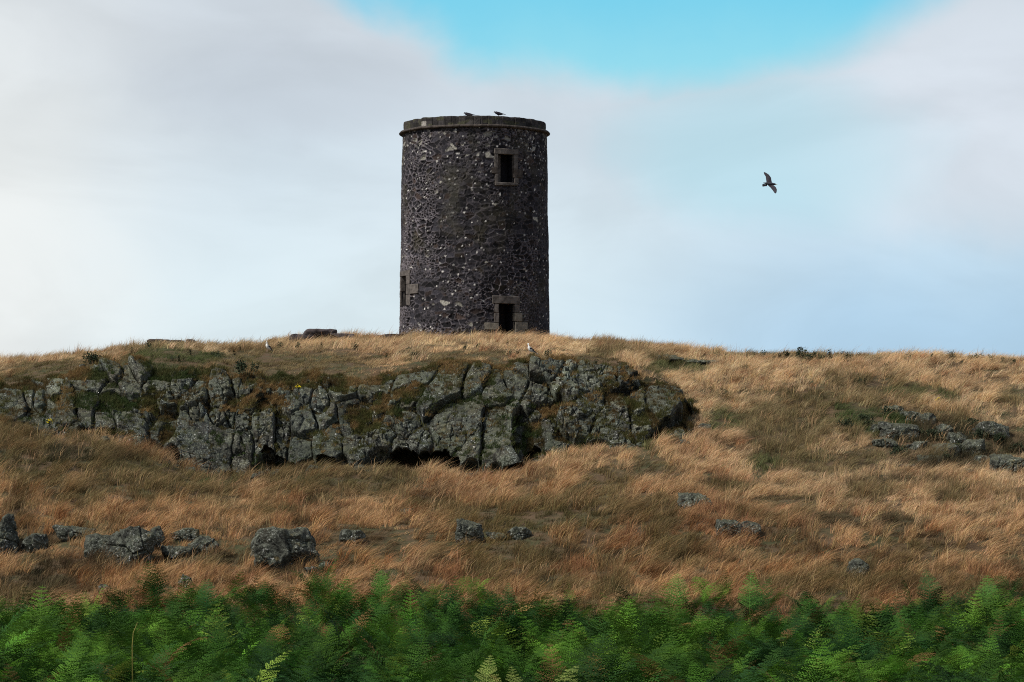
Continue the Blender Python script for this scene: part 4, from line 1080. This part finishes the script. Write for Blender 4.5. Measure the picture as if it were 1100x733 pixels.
def weed(name, h, rng, leaf_mat, flower=False):
    root = empty(name)
    bm = bmesh.new(); tips = []
    tube(bm, [(0, 0, -.1), (.02 * h, 0, h * .5), (.06 * h, .01, h)], [.016, .012, .006])
    for k in range(4 if not flower else 7):
        a = rng.uniform(0, 6.28); z = h * rng.uniform(.35, .75); l = h * rng.uniform(.22, .42)
        e = (math.cos(a) * l * .7, math.sin(a) * l * .7, z + l * .75); tube(bm, [(.02, 0, z), (e[0] * .6, e[1] * .6, z + l * .4), e], [.009, .007, .005]); tips.append(e)
    tips.append((.06 * h, .01, h))
    bm_obj('stem', bm, M['weed'], root)
    bm = bmesh.new()
    for k in range(int(34 * (1 if flower else 2.6))):
        a = rng.uniform(0, 6.28); z = h * rng.uniform(.05, .85 if flower else 1.0); l = h * rng.uniform(.16, .30) * (1.1 - .5 * z / h); r = rng.uniform(0, .10) * h
        p = Vector((math.cos(a) * r, math.sin(a) * r, z)); d = Vector((math.cos(a), math.sin(a), rng.uniform(.1, 1.2))).normalized(); s = d.cross(Vector((0, 0, 1))).normalized() * l * .32
        n = Vector((0, 0, .006)); v = [bm.verts.new(q) for q in (p, p + d * l * .5 + s, p + d * l - Vector((0, 0, l * .25)), p + d * l * .5 - s)]
        bm.faces.new(v)
    bm_obj('foliage', bm, leaf_mat, root)
    if flower:
        bm = bmesh.new()
        for e in tips:
            for j in range(4):
                c = Vector(e) + Vector((rng.uniform(-.05, .05), rng.uniform(-.05, .05), rng.uniform(-.02, .04)))
                m = Matrix.Translation(c) @ Matrix.Diagonal((1, 1, .45, 1)); bmesh.ops.create_icosphere(bm, subdivisions=1, radius=.030, matrix=m)
        bm_obj('flower_heads', bm, M['flower'], root)
    return root

def bush(name, w, h, n, rng):
    root = empty(name); bm = bmesh.new()
    for k in range(5): a = rng.uniform(0, 6.28); tube(bm, [(0, 0, -.08), (math.cos(a) * w * .2, math.sin(a) * w * .2, h * .4), (math.cos(a) * w * .4, math.sin(a) * w * .4, h * rng.uniform(.6, .9))], [.012, .009, .004])
    bm_obj('stem', bm, M['weed'], root)
    bm = bmesh.new(); lobes = [(rng.uniform(-.5, .5) * w, rng.uniform(-.4, .4) * w, h * rng.uniform(.35, .8), rng.uniform(.22, .42)) for _ in range(6)]
    for k in range(n):
        lx, ly, lz, lr = rng.choice(lobes); d = Vector((rng.gauss(0, 1), rng.gauss(0, 1), rng.gauss(0, 1))).normalized()
        p = Vector((lx, ly, lz)) + d * lr * min(w, h) * rng.uniform(.3, 1.15); p.z = max(p.z, .02)
        d = (d + Vector((rng.uniform(-.6, .6), rng.uniform(-.6, .6), rng.uniform(-.2, .8)))).normalized(); l = rng.uniform(.05, .12); q = d.orthogonal().normalized(); q.rotate(Matrix.Rotation(rng.uniform(0, 6.28), 3, d)); q = q * l * .28
        bm.faces.new([bm.verts.new(z) for z in (p, p + d * l * .5 + q, p + d * l, p + d * l * .5 - q)])
    bm_obj('foliage', bm, M['weed'], root); return root

def plants():
    rng = random.Random(12)
    protos = [weed('dark_weed', .55, rng, M['weed']) for _ in range(2)] + [bush('dark_weed', rng.uniform(.3, .6), rng.uniform(.4, .62), 170, rng) for _ in range(4)]; used = set()
    L1 = 'dark leafy weed stalk in the row along the right hand skyline'; L2 = 'small dark weed stalk scattered in the crest grass'
    spots = [(x + rng.uniform(-2, 2), rng.uniform(376, 380), rng.uniform(170.2, 172.0), L1, 'dark weeds in a row on the right skyline', rng.uniform(.45, 1.15)) for x in (833, 838, 841, 846, 847, 851, 856, 862, 864, 868, 871, 876, 878, 881, 884, 889, 891, 900, 906, 909, 914, 922)]
    for x in (800, 812, 822, 978, 1000, 1024, 1043, 1052, 1066, 1078, 1090): spots.append((x, 381.5, 171.2, L2, 'scattered dark weeds on the crest', rng.uniform(.45, .8)))
    for (x, y) in ((112, 374), (118, 379), (140, 377), (160, 372), (185, 384), (192, 385), (205, 379), (228, 379), (236, 382), (246, 376), (252, 378), (258, 373), (300, 372), (320, 371), (345, 372), (358, 369), (380, 372), (415, 384), (430, 380), (440, 381), (446, 379), (500, 372), (514, 370), (545, 370), (548, 380), (556, 378), (590, 381), (640, 388), (672, 380), (678, 380), (704, 377), (712, 379), (800, 395), (862, 410), (922, 409), (930, 411), (945, 388), (952, 392), (1060, 384)):
        spots.append((x, y, None, L2, 'scattered dark weeds on the crest', rng.uniform(.38, .7)))
    for i, (px, py, d, label, grp, sc) in enumerate(spots):
        if d is None: p, d = ground_at(px, py + 4, 150.0)
        else: p = Vector(((px - 550) * d / F, d, float(Hpd(px, d))))
        k = rng.randrange(len(protos)); o = protos[k] if k not in used else copy_tree(protos[k]); used.add(k)
        o.location = (p.x, p.y, p.z); o.rotation_euler = (rng.uniform(-.1, .1), rng.uniform(0, .35), rng.uniform(0, 6.28)); o.scale = (sc, sc, sc)
        tag(o, label, 'weed', grp)
    for k in range(len(protos)):
        if k not in used:
            for ch in list(protos[k].children): bpy.data.objects.remove(ch)
            bpy.data.objects.remove(protos[k])
    # leafier single plants
    for (px, py, h, label) in ((266, 404, .95, 'bushy dark green plant growing at the top of the crag on the left'), (96, 391, .6, 'dark green plant on the turf brow at far left'), (104, 390, .42, 'smaller dark plant just right of the far left brow plant')):
        p, d = ground_at(px, py, 150.0)
        if px == 266: p = Vector(((px - 550) * 150.3 / F, 150.3, float(zof(py + 3, 150.3))))
        o = bush('leafy_plant', .75 if px == 266 else .42, h * .85, 620 if px == 266 else 330, rng); o.location = p; tag(o, label, 'plant')
    bushes = []
    for (px, py, w_, h) in ((932, 458, .7, .5), (955, 449, .6, .45), (983, 470, .6, .4), (1006, 474, .7, .45), (1030, 488, .8, .5), (1052, 472, .6, .5), (1075, 478, .7, .5), (1014, 498, .8, .45), (966, 490, .7, .4), (1042, 462, .5, .4), (908, 462, .8, .4), (1090, 486, .6, .45)):
        p, d = ground_at(px, py, 130.0)
        if len(bushes) < 3: o = bush('low_bush', w_, h, 420, rng)
        else: o = copy_tree(bushes[len(bushes) % 3])
        bushes.append(o); o.location = p; o.rotation_euler = (0, 0, rng.uniform(0, 6.28)); tag(o, 'low dark green bush growing between the rocks of the right hand scatter', 'bush', 'low bushes among the right hand rocks')
    for (px, py, d, label) in ((53, 461, 145.3, 'yellow flowered plant at the left foot of the crag'), (320, 424, 148.7, 'yellow flowered plant on a ledge in the upper crag'), (1008, 438, None, 'yellow flowered plant above the right hand rock scatter'), (375, 376, 170, 'tiny yellow flowered plant on the crest left of the tower')):
        if d is None: p, d = ground_at(px, py, 140.0)
        else: p = Vector(((px - 550) * d / F, d, float(zof(py, d))))
        o = weed('yellow_flower_plant', .42 if px != 375 else .3, rng, M['weed'], True); o.location = p; tag(o, label, 'flower', 'yellow flowered plants')
    # bare yellowing stalk among the bracken
    d = 66.0; x = (147 - 550) * d / F; bm = bmesh.new(); zt = float(zof(668, d)); zb = float(Hxy(x, d))
    tube(bm, [(0, 0, zb), (-.02, 0, zt - .45), (.0, 0, zt - .2), (.08, 0, zt)], [.012, .011, .009, .005])
    o = bm_obj('dead_fern_stem', bm, M['stem'], None, True); o.location = (x, d - .4, 0)
    tag(o, 'bare yellowing stalk standing among green bracken at the lower left', 'stalk')
plants()

# ------------------------------------------------------------------ gulls
def lathe_body(prof, n=14):
    """body swept along a spine: list of (x, z, half width, half height)"""
    bm = bmesh.new(); rings = []
    for (x, z, ry, rz) in prof:
        rings.append([bm.verts.new((x, ry * math.cos(2 * math.pi * k / n), z + rz * math.sin(2 * math.pi * k / n))) for k in range(n)])
    for r, s in zip(rings, rings[1:]):
        for k in range(n): bm.faces.new((r[k], r[(k + 1) % n], s[(k + 1) % n], s[k]))
    bm.faces.new(rings[0][::-1]); bm.faces.new(rings[-1]); bmesh.ops.recalc_face_normals(bm, faces=bm.faces)
    return bm

def sheet(name, pts, th, mat, parent):
    """closed thin solid from an ordered 3-D outline"""
    bm = bmesh.new(); v = [bm.verts.new(p) for p in pts]; f = bm.faces.new(v); f.normal_update(); nrm = f.normal.copy()
    r = bmesh.ops.extrude_face_region(bm, geom=[f]); bmesh.ops.translate(bm, vec=nrm * th, verts=[g for g in r['geom'] if isinstance(g, bmesh.types.BMVert)])
    bmesh.ops.recalc_face_normals(bm, faces=bm.faces)
    bmesh.ops.bevel(bm, geom=list(bm.edges), offset=th * .3, segments=1, affect='EDGES')
    return bm_obj(name, bm, mat, parent)

def standing_gull(loc, rz, label, dark=False, stoop=0.0, grp=None):
    root = empty('gull', loc, rz); tag(root, label, 'gull', grp)
    bodym = M['white_feather'] if not dark else M['brown_backlit_feather']
    up = .095 * (1 - stoop)
    prof = [(-.30, .245, .006, .006), (-.24, .25, .035, .025), (-.15, .255, .075, .062), (-.04, .265, .098, .088), (.06, .285, .092, .090), (.12, .32, .068, .075),
            (.15, .350 - .3 * (.13 - up), .058, .064), (.165, .30 + up, .052, .056), (.180, .335 + up, .052, .052), (.205, .345 + up, .043, .042), (.228, .343 + up, .028, .028), (.240, .341 + up, .012, .013)]
    bm_obj('body', lathe_body(prof), bodym, root, True)
    hz = .340 + up
    bm = bmesh.new(); tube(bm, [(.232, 0, hz), (.262, 0, hz - .001), (.288, 0, hz - .012)], [(.011, .012), (.009, .010), (.004, .004)]); bm_obj('bill', bm, M['bill'], root)
    for s in (-1, 1):
        bm = bmesh.new(); bmesh.ops.create_icosphere(bm, subdivisions=1, radius=.008, matrix=Matrix.Translation((.212, s * .040, hz + .012))); bm_obj('eye', bm, M['dark'], root)
        w = [(.10, .088 * s, .315), (.06, .100 * s, .345), (-.06, .098 * s, .335), (-.20, .066 * s, .285), (-.40, .022 * s, .235), (-.30, .052 * s, .235), (-.16, .088 * s, .235), (0, .104 * s, .245), (.08, .098 * s, .27)]
        sheet('wing', w, .014, M['grey_feather'] if not dark else M['brown_backlit_feather'], root)
        bm = bmesh.new(); tube(bm, [(.0, .035 * s, .20), (-.005, .036 * s, .10), (.0, .036 * s, .012)], [.010, .007, .007])
        for a in (-.5, 0, .5): tube(bm, [(0, .036 * s, .010), (.055 * math.cos(a), .036 * s + .055 * math.sin(a), .004)], [.006, .003])
        bm_obj('leg', bm, M['bird_leg'], root)
    sheet('tail', [(-.24, -.03, .250), (-.38, -.045, .232), (-.385, 0, .230), (-.38, .045, .232), (-.24, .03, .250)], .010, bodym if dark else M['white_feather'], root)
    if not dark: root.rotation_euler = (0, -.42, rz)
    return root

def gulls():
    d = 149.2
    standing_gull(at(567.5, 381.5, d), math.pi + .35, 'white gull with dark folded wings standing on the top of the crag below the doorway', grp=None)
    p, dd = ground_at(286, 379.5, 150); g = standing_gull((_gp.x, _gp.y, _gp.z + .06), -math.pi / 2 - .7, 'white breasted gull standing in grass on the brow at the left', grp=None)
    zt = ZP + .0
    for (px, a, lab, st, rz) in ((503, -.08, 'dark gull crouching on the parapet, the left of the two tower birds', .9, math.pi - .3), (540, .37, 'dark gull perched on the parapet above the window, right of the other tower bird', .9, math.pi + .15)):
        r = RT - .28; standing_gull((TX + r * math.sin(a), TY - r * math.cos(a), zt - (.20 if px == 503 else .13)), rz, lab, True, st)
    # gull in flight, banked so that its wings stand almost upright
    c = at(827.0, 197.5, 150.0); root = empty('flying_gull', c)
    tag(root, 'gull gliding, coloured dark as if backlit, in the open sky right of the tower', 'gull')
    s = 150.0 / F
    P = lambda px, py, dy=0.0: ((px - 827.0) * s, dy, (197.5 - py) * s)
    prof = [(-.30, 0.0, .020, .014), (-.20, .0, .04, .035), (-.10, -.005, .075, .065), (.02, -.01, .092, .078), (.12, -.005, .075, .065), (.18, .0, .048, .046), (.225, .005, .046, .046), (.255, .002, .03, .03), (.27, 0, .012, .012)]
    bm = lathe_body(prof); bmesh.ops.rotate(bm, verts=bm.verts, cent=(0, 0, 0), matrix=Matrix.Rotation(.12, 3, 'Y'))
    bm_obj('body', bm, M['grey_feather'], root, True)  # backlit darkness of the flying gull is put into its feather colours
    bm = bmesh.new(); tube(bm, [(.26, 0, -.030), (.31, 0, -.036), (.34, 0, -.045)], [.012, .009, .003]); bm_obj('bill', bm, M['bill'], root)
    up = [P(829.6, 199.4, .02), P(829.2, 195.0, .10), P(828.6, 190.5, .20), P(826.4, 187.2, .26), P(823.4, 184.9, .34), P(821.2, 184.0, .40), P(821.6, 186.4, .38), P(823.0, 189.0, .28), P(823.4, 193.0, .18), P(823.6, 197.0, .06), P(825.2, 199.2, .02)]
    sheet('wing', up, .022, M['brown_backlit_feather'], root)
    lo = [P(825.0, 199.6, -.02), P(827.4, 202.0, -.10), P(829.6, 205.2, -.22), P(831.4, 208.4, -.34), P(832.6, 209.2, -.40), P(833.6, 207.6, -.38), P(834.0, 204.6, -.30), P(833.2, 202.0, -.20), P(831.4, 200.0, -.08), P(829.0, 198.4, -.02)]
    sheet('wing', lo, .022, M['brown_backlit_feather'], root)
    tl = [P(824.0, 198.4), P(821.2, 197.9), P(819.0, 197.9), P(818.8, 199.4, .01), P(819.2, 200.8), P(821.4, 200.4), P(824.0, 200.2)]
    sheet('tail', tl, .016, M['brown_backlit_feather'], root)
gulls()
